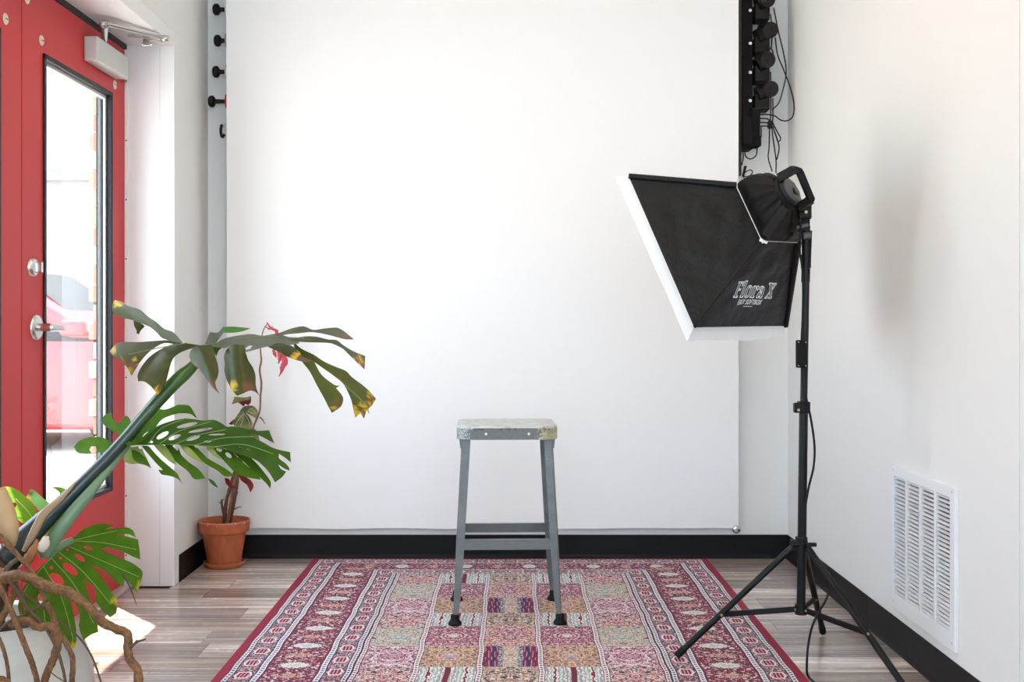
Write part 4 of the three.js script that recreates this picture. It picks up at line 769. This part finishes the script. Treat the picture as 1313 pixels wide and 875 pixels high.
  const L1 = [
    { o: c1([[75, 130], [100, 88], [150, 95], [200, 135], [290, 155], [350, 215], [410, 250], [470, 305], [530, 320], [570, 360], [610, 410], [520, 395], [450, 372], [420, 335], [370, 290], [320, 270], [230, 235], [130, 215], [85, 185]]), d: 3.0, du: -0.15, dv: -0.4, bow: 0.03, ax: [232, 440, 150, 395], spots: [[152, 387, 5]] , base: K },
    { o: c1([[240, 240], [300, 262], [325, 283], [290, 320], [282, 345], [262, 335], [265, 315], [245, 285]]), d: 3.02, dv: 0.2, base: G },
    { o: c1([[60, 470], [110, 410], [160, 400], [300, 402], [480, 385], [610, 402], [560, 420], [470, 405], [400, 442], [340, 490], [290, 550], [260, 600], [225, 655], [190, 590], [140, 535], [90, 512]]), d: 2.86, du: 0.05, dv: -0.5, bow: 0.035, ax: [230, 440, 150, 462], spots: [[142, 449, 5], [168, 470, 7], [171, 477, 5, 'b'], [157, 463, 4]], base: K },
    { o: c1([[760, 428], [650, 413], [560, 408], [480, 435], [400, 480], [340, 530], [290, 600], [268, 650], [275, 695], [320, 695], [370, 730], [420, 795], [450, 770], [480, 720], [500, 640], [520, 560], [545, 510], [600, 475], [680, 447]]), d: 2.80, du: 0.06, dv: -0.28, bow: 0.03, ax: [245, 445, 190, 495], spots: [[204, 502, 6]], base: K },
    { o: c1([[700, 430], [830, 420], [850, 500], [870, 560], [878, 620], [868, 670], [850, 700], [860, 750], [885, 790], [840, 750], [790, 680], [740, 610], [700, 580], [670, 550], [655, 500], [670, 460]]), d: 2.77, dv: -0.2, bow: 0.035, ax: [258, 443, 276, 490], spots: [[273, 492, 9, 'b'], [278, 500, 5, 'b'], [252, 470, 4, 'b']], base: K },
    { o: c2([[145, 370], [170, 310], [215, 283], [290, 288], [300, 340], [320, 400], [350, 440], [372, 500], [370, 570], [385, 620], [405, 655], [370, 615], [330, 605], [290, 625], [240, 645], [200, 600], [165, 530], [150, 470], [155, 420]]), d: 2.77, dv: -0.18, bow: 0.035, ax: [305, 445, 308, 505], spots: [[318, 498, 10, 'b'], [326, 500, 7, 'b'], [298, 497, 5, 'y']], base: K },
    { o: c2([[-20, 288], [60, 288], [90, 278], [150, 238], [340, 206], [420, 226], [530, 203], [570, 222], [650, 245], [680, 275], [600, 292], [470, 292], [330, 332], [300, 337], [288, 295], [215, 285], [160, 312], [90, 303]]), h: [c2([[298, 310], [325, 292], [350, 292], [335, 312], [305, 325]])], d: q, dv: -0.9, bow: 0.0, base: [0.075, 0.09, 0.055] },
    { o: c2([[500, 218], [620, 170], [710, 152], [770, 185], [850, 172], [940, 163], [985, 185], [1060, 248], [1000, 250], [900, 222], [830, 206], [760, 196], [690, 204], [600, 212], [530, 224]]), d: 2.99, du: 0.06, dv: -0.7, base: K, spots: [[447, 429, 8, 'b'], [452, 433, 5, 'b']] },
    { o: c2([[600, 248], [720, 225], [800, 228], [880, 250], [940, 250], [985, 290], [1060, 335], [1140, 365], [1135, 460], [1070, 400], [1010, 340], [980, 310], [900, 273], [830, 271], [740, 269], [640, 264]]), d: 2.90, du: 0.05, dv: -0.5, base: K, spots: [[464, 468, 8, 'b'], [458, 463, 5]] },
    { o: c2([[455, 300], [520, 272], [620, 288], [680, 335], [695, 370], [780, 400], [720, 410], [640, 390], [590, 370], [540, 340]]), d: 2.82, dv: -0.4, bow: 0.02, base: G, spots: [[386, 461, 9], [395, 464, 6, 'b']] },
    { o: c2([[630, 255], [680, 310], [760, 380], [790, 420], [830, 500], [930, 575], [965, 572], [935, 590], [990, 655], [975, 720], [905, 765], [880, 720], [850, 660], [800, 570], [750, 470], [690, 400], [640, 300]]), d: 2.88, du: -0.03, dv: -0.12, bow: 0.03, ax: [378, 440, 432, 520], base: [0.085, 0.10, 0.022], spots: [[437, 518, 9, 'b'], [426, 527, 5]] },
    { o: c2([[640, 268], [690, 315], [780, 355], [850, 405], [930, 440], [1010, 470], [1040, 510], [1110, 560], [1170, 610], [1215, 665], [1190, 710], [1160, 735], [1170, 775], [1150, 745], [1130, 805], [1105, 765], [1070, 800], [1055, 740], [1045, 680], [1010, 600], [980, 550], [900, 490], [850, 455], [800, 420], [720, 370]]), d: 2.92, du: 0.04, dv: -0.12, bow: 0.03, ax: [400, 458, 474, 525], base: [0.085, 0.10, 0.022], spots: [[463, 528, 9], [466, 534, 7, 'b'], [478, 512, 8], [457, 531, 5, 'y']] },
    { o: c2([[140, 160], [220, 158], [335, 170], [290, 190], [220, 203], [140, 202]]), d: 3.06, dv: -0.3, base: [0.06, 0.16, 0.03] },
    { o: c2([[15, 285], [50, 197], [105, 205], [145, 160], [152, 195], [115, 245], [85, 290]]), d: 2.93, du: 0.4, dv: -0.25, bow: 0.02, ax: [280, 442, 284, 420], base: [0.09, 0.11, 0.08] },
    { o: c2([[70, 285], [150, 300], [112, 322], [95, 370], [75, 330]]), d: 2.93, dv: 0.1, base: [0.06, 0.12, 0.02] },
  ];
  const leaf = (name, ls, m, label) => obj('leaf', ls.map(lobe), m, o, label);
  const lf1 = leaf('leaf', L1, glossy, 'dark glossy leaf with brown tips');
  obj('vein', veins([[[165, 455, 2.82], [200, 447, 2.83], [240, 440, 2.87]], [[440, 492, 2.83], [462, 512, 2.83], [470, 520, 2.83]], [[300, 437, 2.84], [340, 432, 2.87], [390, 434, 2.87]]], 0.0013), mat(lin(0.16, 0.19, 0.08), 0.5), lf1);

  // ---- middle leaf
  const B = [0.07, 0.165, 0.008], Bd = [0.05, 0.125, 0.008], U = [0.30, 0.38, 0.10];
  const slot = (...a) => ell(...a);
  const L2 = [
    { o: c3([[285, 250], [300, 205], [340, 185], [365, 190], [367, 230], [390, 260], [430, 265], [460, 225], [480, 205], [515, 235], [520, 300], [505, 400], [530, 440], [480, 445], [450, 400], [400, 350], [350, 315], [300, 285]]), d: 2.88, dv: -0.5, bow: 0.02, base: B },
    { o: c3([[60, 460], [100, 410], [180, 380], [280, 375], [350, 410], [400, 455], [408, 530], [340, 508], [260, 500], [180, 515], [90, 510]]), h: [c3([[185, 480], [200, 455], [235, 455], [245, 480], [235, 508], [200, 505]])], d: 2.93, dv: -0.4, bow: -0.02, ax: [160, 572, 100, 572], base: B },
    { o: c3([[480, 445], [520, 400], [560, 320], [600, 258], [650, 200], [710, 150], [790, 162], [850, 140], [890, 120], [938, 120], [985, 125], [1010, 155], [1050, 235], [995, 190], [900, 188], [850, 202], [770, 232], [700, 308], [640, 390], [560, 450]]), h: [slot(173.5, 553.5, 2.6, 3), slot(188.5, 558, 7, 3.2, -35)], d: 2.90, dv: -0.35, bow: 0.01, ax: [163, 570, 230, 520], base: B },
    // main blade above the midrib
    { o: [[163, 571], [178, 567], [192, 552], [207, 544], [222, 539.5], [237, 536.5], [250, 538], [262, 540], [274, 538], [283, 542], [291, 548], [300, 546.5], [318, 551], [330, 553], [345, 552], [349, 562], [352, 569], [340, 562.5], [330, 557.5], [322, 556], [321, 560], [335, 566], [350, 575], [362, 578], [372, 580], [373, 593], [365, 587], [358, 582], [357, 588], [366, 594], [371, 600], [371, 604], [364, 601], [357, 596], [360, 602], [367, 605], [361, 611], [353, 618], [347, 609], [340, 600], [330, 591], [318, 586], [300, 581], [280, 575], [250, 571], [220, 570], [190, 571]],
      h: [slot(208.5, 558.5, 9, 3.2, -30), slot(223.8, 561, 8.5, 2.6, -22), slot(194, 567, 2.4, 1.6), slot(247.5, 562, 9.5, 2.8, -17), slot(240, 545.5, 14, 2.6, -13), slot(257, 552, 16, 1.9, -10), slot(278, 557.5, 11, 1.0, -2), slot(309, 574.5, 4, 1.2, 5), slot(318, 577, 3, 1.1, 15), slot(266, 566.5, 5, 1.2, -5)],
      d: 2.86, du: 0.05, dv: -0.45, bow: 0.004, ax: [163, 571, 350, 590], base: Bd },
    // lobes below the midrib
    { o: c3([[490, 458], [520, 462], [600, 450], [620, 500], [650, 560], [682, 632], [640, 605], [580, 590], [520, 598], [470, 580], [455, 560]]), h: [slot(180, 574, 2.6, 2)], d: 2.80, dv: -0.3, bow: 0.02, ax: [165, 572, 192, 600], base: U },
    { o: c3([[520, 480], [570, 490], [620, 530], [655, 570], [682, 632], [640, 606], [580, 592], [535, 560]]), d: 2.785, dv: -0.3, base: B },
    { o: c3([[600, 448], [660, 448], [700, 500], [760, 560], [830, 620], [890, 670], [905, 705], [938, 770], [900, 715], [830, 690], [760, 682], [735, 640], [775, 645], [720, 590], [660, 520]]), d: 2.80, dv: -0.3, bow: 0.02, ax: [185, 572, 230, 615], base: B },
    { o: c4([[-20, 385], [60, 385], [100, 440], [150, 530], [110, 515], [40, 455]]), d: 2.81, dv: -0.3, base: U },
    { o: c4([[60, 383], [105, 383], [160, 440], [230, 510], [300, 555], [347, 620], [300, 630], [262, 628], [225, 570], [160, 525], [100, 470]]), h: [slot(224.5, 575, 4.2, 4.2)], d: 2.80, dv: -0.3, bow: 0.02, ax: [215, 572, 255, 612], base: B },
    { o: c4([[165, 385], [215, 385], [270, 440], [345, 525], [270, 490], [200, 440]]), d: 2.81, dv: -0.3, base: U },
    { o: c4([[205, 383], [260, 384], [310, 440], [360, 480], [430, 520], [500, 560], [553, 603], [485, 615], [430, 565], [345, 522], [270, 450]]), h: [slot(248, 573.5, 4.5, 2.6, 20)], d: 2.80, du: 0.02, dv: -0.3, bow: 0.02, ax: [245, 572, 296, 610], base: B },
    { o: c4([[345, 390], [400, 388], [420, 440], [470, 495], [410, 470], [360, 420]]), d: 2.82, dv: -0.3, base: U },
    { o: c4([[380, 386], [470, 388], [540, 440], [600, 500], [660, 550], [710, 590], [738, 632], [640, 617], [560, 590], [500, 525], [430, 450]]), h: [slot(281, 577, 4, 2.4, 25), slot(293, 584, 5, 2.6, 40)], d: 2.81, du: 0.02, dv: -0.3, bow: 0.015, ax: [275, 573, 332, 614], base: B },
    { o: c4([[470, 385], [560, 395], [640, 450], [720, 530], [790, 620], [808, 650], [802, 695], [770, 652], [700, 590], [620, 510], [540, 440]]), d: 2.82, dv: -0.3, bow: 0.01, ax: [290, 573, 345, 620], base: B },
    { o: c4([[540, 390], [700, 440], [800, 500], [870, 560], [912, 578], [885, 615], [835, 650], [795, 580], [735, 510], [640, 450]]), d: 2.825, dv: -0.25, bow: 0.01, ax: [305, 575, 360, 612], base: Bd },
    { o: c4([[365, 620], [410, 640], [437, 690], [400, 672], [375, 645]]), d: 2.79, dv: -0.2, base: [0.06, 0.16, 0.03] },
  ];
  const lf2 = leaf('leaf', L2, sheer, 'bright green perforated leaf below the dark one');
  const fz = (u, v) => 2.86 + 0.05 * (u - 268) / 100 - 0.45 * (v - 567) / 100 - 0.012;
  obj('vein', veins([[[163, 571, 2.835], [200, 570, 2.83], [240, 570.5, 2.83], [290, 576, 2.83], [330, 588, 2.82], [355, 604, 2.82]],
    ...[[[172, 569], [185, 550], [205, 524]], [[190, 569], [208, 549], [235, 538]], [[205, 569.5], [228, 554], [270, 541]], [[225, 570], [255, 558], [290, 551]], [[250, 571], [285, 562], [325, 560]], [[275, 573], [310, 570], [350, 582]]].map((l) => l.map(([u, v]) => [u, v, fz(u, v)]))], 0.0011), veinMat, lf2);

  // ---- lower leaf in front of the door
  const Lw = [0.07, 0.165, 0.006], q3 = 2.80;
  const L3 = [
    { o: [[88, 697], [96, 688], [106, 679], [119, 673], [133, 671.5], [146, 674], [135, 679], [150, 678], [162, 676], [171, 680], [174, 690], [166, 685], [150, 685], [177, 692], [179, 706], [180, 718], [170, 714], [160, 709], [148, 704], [135, 702], [130, 705], [140, 710], [157, 717], [170, 722], [184, 733], [181, 745], [176, 760], [168, 751], [160, 740], [158, 752], [150, 748], [134, 732], [118, 725], [125, 734], [136, 748], [146, 764], [150, 768], [150, 787], [141, 792], [130, 782], [122, 771], [123, 755], [116, 748], [109, 747], [112, 760], [118, 775], [124, 790], [126, 811], [115, 815], [107, 822], [101, 806], [103, 790], [98, 776], [90, 768], [94, 785], [98, 808], [98, 829], [94, 833], [86, 820], [78, 808], [70, 795], [62, 800], [48, 808], [30, 800], [22, 780], [26, 760], [38, 742], [55, 724], [72, 708]],
      h: [slot(113, 703, 6.2, 2.2, 14), slot(102.5, 715.5, 8, 3, 35), slot(90, 730, 12, 5, 38), slot(73, 743, 11, 6, 38), slot(86.5, 705.5, 1.8, 1.6), slot(77.5, 716, 2, 1.8), slot(66, 728.5, 2.3, 2.2), slot(53, 769, 4, 8, -20)],
      d: q3, du: 0.10, dv: -0.22, bow: 0.006, ax: [92, 694, 35, 760], base: Lw, spots: [[149, 779, 6, 'b'], [148, 769, 5, 'y'], [96, 830, 5, 'y'], [178, 752, 4, 'y']] },
  ];
  const lf3 = leaf('leaf', L3, sheer, 'broad green perforated leaf hanging in front of the red door');
  const f3 = (u, v) => q3 + 0.10 * (u - 108) / 100 - 0.22 * (v - 745) / 100 - 0.016;
  obj('vein', veins([[[92, 694], [75, 707], [55, 727], [35, 752], [25, 770]], [[92, 694], [120, 687], [150, 681]], [[92, 694], [130, 696], [175, 705]], [[86, 700], [125, 717], [178, 740]], [[75, 708], [105, 732], [142, 775]], [[66, 716], [95, 750], [120, 800]], [[56, 727], [78, 765], [94, 820]], [[45, 740], [55, 775], [58, 798]]].map((l) => l.map(([u, v]) => [u, v, f3(u, v)])), 0.0008), veinMat, lf3);
  obj('dry_tip', tube(px([158, 738, 2.84], [166, 752, 2.83], [175, 776, 2.82]), [0.003, 0.002, 0.0007], 10, 6), darkRoot, lf3);

  // ---- leaves at the back on the left
  const Lb = [0.13, 0.24, 0.012];
  const L4 = [
    { o: c6([[-60, 130], [0, 108], [60, 93], [120, 106], [190, 150], [255, 225], [335, 330], [305, 400], [265, 458], [200, 420], [120, 350], [60, 318], [50, 288], [130, 282], [150, 247], [130, 232], [75, 240], [40, 272], [28, 250], [-60, 220]]), d: 2.99, dv: -0.2, du: 0.1, bow: 0.008, ax: [0, 640, 45, 690], base: Lb, spots: [[2, 625, 4, 'y']] },
    { o: c6([[225, 185], [262, 120], [300, 128], [370, 195], [447, 250], [400, 292], [345, 312], [300, 262]]), d: 2.985, dv: -0.2, base: [0.16, 0.30, 0.08], spots: [[37, 634, 5]] },
    { o: c6([[420, 105], [500, 95], [560, 110], [620, 160], [667, 220], [640, 270], [595, 330], [560, 400], [515, 445], [470, 525], [405, 480], [470, 400], [500, 330], [505, 200], [518, 152], [480, 118]]), d: 2.98, dv: -0.15, du: 0.1, base: [0.10, 0.22, 0.02], spots: [[97, 643, 5, 'y']] },
    { o: c6([[120, 425], [260, 462], [330, 480], [300, 560], [240, 620], [170, 600], [140, 520]]), d: 2.97, dv: -0.15, base: [0.12, 0.28, 0.02] },
    { o: c6([[260, 455], [330, 340], [400, 300], [430, 330], [470, 380], [490, 440], [440, 470], [400, 520], [330, 520]]), h: [c6([[430, 440], [450, 430], [465, 455], [445, 462]])], d: 2.985, dv: -0.15, base: [0.13, 0.28, 0.03] },
  ];
  const lf4 = leaf('leaf', L4, sheer, 'yellow green leaf behind the stalks');
  obj('vein', veins([[[20, 640, 2.97], [35, 655, 2.975], [47, 672, 2.97], [60, 690, 2.95]], [[90, 638, 2.965], [84, 662, 2.96], [74, 690, 2.94]]], 0.0014), veinMat, lf4);
}

{ // ---- begonia in the terracotta pot
  const bx = (287.5 - VU) * 4.69 / F, bz = -4.69, o = thing('potted_begonia', 'leggy begonia with red flowers in a small terracotta pot', 'potted plant', [bx, 0.012, bz]);
  const terra = dataTex(512, 256, (i, j) => { const n = noise(i / 40, j / 30), f = noise(i / 9, j / 9), lime = noise(i / 22 + 30, j / 7), k = 1 + 0.06 * n + 0.04 * f; const band = Math.exp(-(((j - 150) / 16) ** 2)); if (band * 0.9 + lime * 0.55 > 0.82) return [206, 170, 146]; return [176 * k, 92 * k, 58 * k]; });
  const tm = mat(lin(1, 1, 1), 0.75, 0, { map: terra });
  obj('pot', lathe([[0, 0.0], [0.064, 0.0], [0.067, 0.003], [0.089, 0.13], [0.0995, 0.131], [0.1015, 0.134], [0.1045, 0.174], [0.103, 0.178], [0.098, 0.178], [0.096, 0.174], [0.092, 0.15], [0, 0.148]], bx, 0.014, bz, 56), tm, o, 'terracotta pot with pale lime marks');
  obj('soil', lathe([[0, 0.168], [0.06, 0.167], [0.093, 0.163]], bx, 0.0, bz, 24), mat(lin(0.05, 0.03, 0.02), 0.95), o);
  const s = thing('pot_saucer', 'terracotta saucer under the begonia pot', 'saucer', [bx, 0, bz]);
  obj('dish', lathe([[0, 0.001], [0.07, 0.001], [0.078, 0.004], [0.0835, 0.017], [0.084, 0.022], [0.080, 0.023], [0.076, 0.014], [0.07, 0.0125], [0, 0.012]], bx, 0, bz, 48), mat(lin(0.44, 0.115, 0.045), 0.7), s);
  const wood = mat(lin(0.11, 0.045, 0.028), 0.7), wood2 = mat(lin(0.22, 0.10, 0.05), 0.65), d = 4.665;
  const st = (pts, r, m = wood) => obj('stem', tube(pts.map(([u, v, e]) => P(u, v, e ?? d)), r, pts.length * 8, 8, 0.1), m, o);
  st([[291, 672, 4.68], [296, 645], [300, 620], [310, 590], [318, 565], [326, 545], [333, 527], [334, 509], [335, 492], [333, 474], [335, 463], [334, 448], [336, 430], [340, 419], [344, 415]], [0.008, 0.0075, 0.0075, 0.007, 0.006, 0.0052, 0.0045, 0.0042, 0.004, 0.004, 0.0045, 0.0042, 0.003, 0.0025, 0.002], wood2);
  st([[287, 672, 4.69], [291, 640], [299, 612], [308, 585], [314, 562]], [0.008, 0.0075, 0.007, 0.006, 0.004]);
  st([[294, 672, 4.70], [300, 645], [304, 622], [306, 600]], [0.0075, 0.007, 0.0065, 0.005]);
  st([[289, 668, 4.675], [285, 650], [284, 641]], [0.005, 0.006, 0.004]);
  for (const [a, b, c, e] of [[285, 648, 280, 644], [284, 645, 288, 640], [301, 636, 306, 632], [298, 655, 310, 650], [333, 535, 340, 544], [295, 640, 299, 634]]) obj('twig', tube(px([a, b, d], [(a + c) / 2, (b + e) / 2 - 1, d], [c, e, d]), [0.003, 0.0025, 0.001], 8, 6), wood, o);
  const bl = leafMat({ roughness: 0.7 }), olive = [0.16, 0.17, 0.07], wine = [0.15, 0.018, 0.022];
  const lf = (q) => obj('leaf', lobe({ d: 4.65, bow: 0.02, dv: -0.25, cut: 3.5, jit: 0.5, ...q }), bl, o);
  const veinsOf = (p, list) => obj('vein', veins(list.map((l) => l.map(([u, v]) => [u, v, 4.632])), 0.0011), mat(lin(0.42, 0.40, 0.24), 0.6), p);
  lf({ o: c2([[203, 705], [222, 650], [300, 657], [335, 645], [330, 670], [290, 680], [250, 690]]), base: olive });
  lf({ o: c2([[245, 690], [290, 670], [338, 648], [340, 690], [318, 712], [300, 700], [285, 720], [270, 705]]), base: wine, d: 4.64 });
  veinsOf(lf({ o: c2([[262, 745], [290, 716], [350, 710], [392, 752], [375, 805], [345, 785], [300, 765]]), base: olive }), [[[316, 530], [322, 524], [328, 530]], [[318, 528], [326, 531]]]);
  veinsOf(lf({ o: c2([[205, 840], [240, 782], [270, 742], [322, 782], [352, 840], [340, 872], [250, 872]]), base: olive, d: 4.645 }), [[[312, 528], [311, 540], [308, 548]], [[312, 530], [318, 538], [321, 548]], [[311, 532], [305, 540], [301, 547]]]);
  lf({ o: c2([[180, 842], [220, 808], [232, 830], [205, 850]]), base: wine });
  lf({ o: [[303, 548], [318, 546], [330, 552], [334, 570], [320, 580], [306, 574], [298, 560]], base: olive, d: 4.67 });
  lf({ o: [[288, 613], [294, 614], [297, 622], [304, 625], [298, 627], [290, 622]], base: wine }); lf({ o: [[306, 607], [314, 611], [322, 616], [326, 624], [321, 632], [317, 622], [308, 616]], base: wine });
  const pet = mat(lin(0.50, 0.05, 0.07), 0.6), pt = (l, r) => obj('red_flower', tube(c2(l).map(([u, v]) => P(u, v, 4.66)), r, l.length * 6, 7, 0.2), pet, o, 'drooping red flower');
  pt([[450, 128], [470, 160], [500, 180], [530, 190]], [0.002, 0.004, 0.006, 0.003]); pt([[505, 175], [520, 205], [535, 240]], [0.004, 0.007, 0.002]); pt([[440, 160], [470, 175], [490, 160]], [0.0015, 0.004, 0.002]);
  pt([[490, 215], [510, 250], [520, 290]], [0.003, 0.007, 0.006]); pt([[495, 320], [505, 350], [515, 375]], [0.005, 0.008, 0.002]); pt([[530, 330], [540, 380], [530, 420]], [0.006, 0.009, 0.002]); pt([[555, 335], [570, 380], [560, 430], [545, 460]], [0.006, 0.009, 0.008, 0.004]); pt([[575, 360], [585, 410], [565, 445], [550, 480], [533, 510]], [0.005, 0.008, 0.006, 0.005, 0.001]); pt([[545, 440], [553, 465], [540, 500]], [0.004, 0.006, 0.001]);
}

renderer.render(scene, camera);
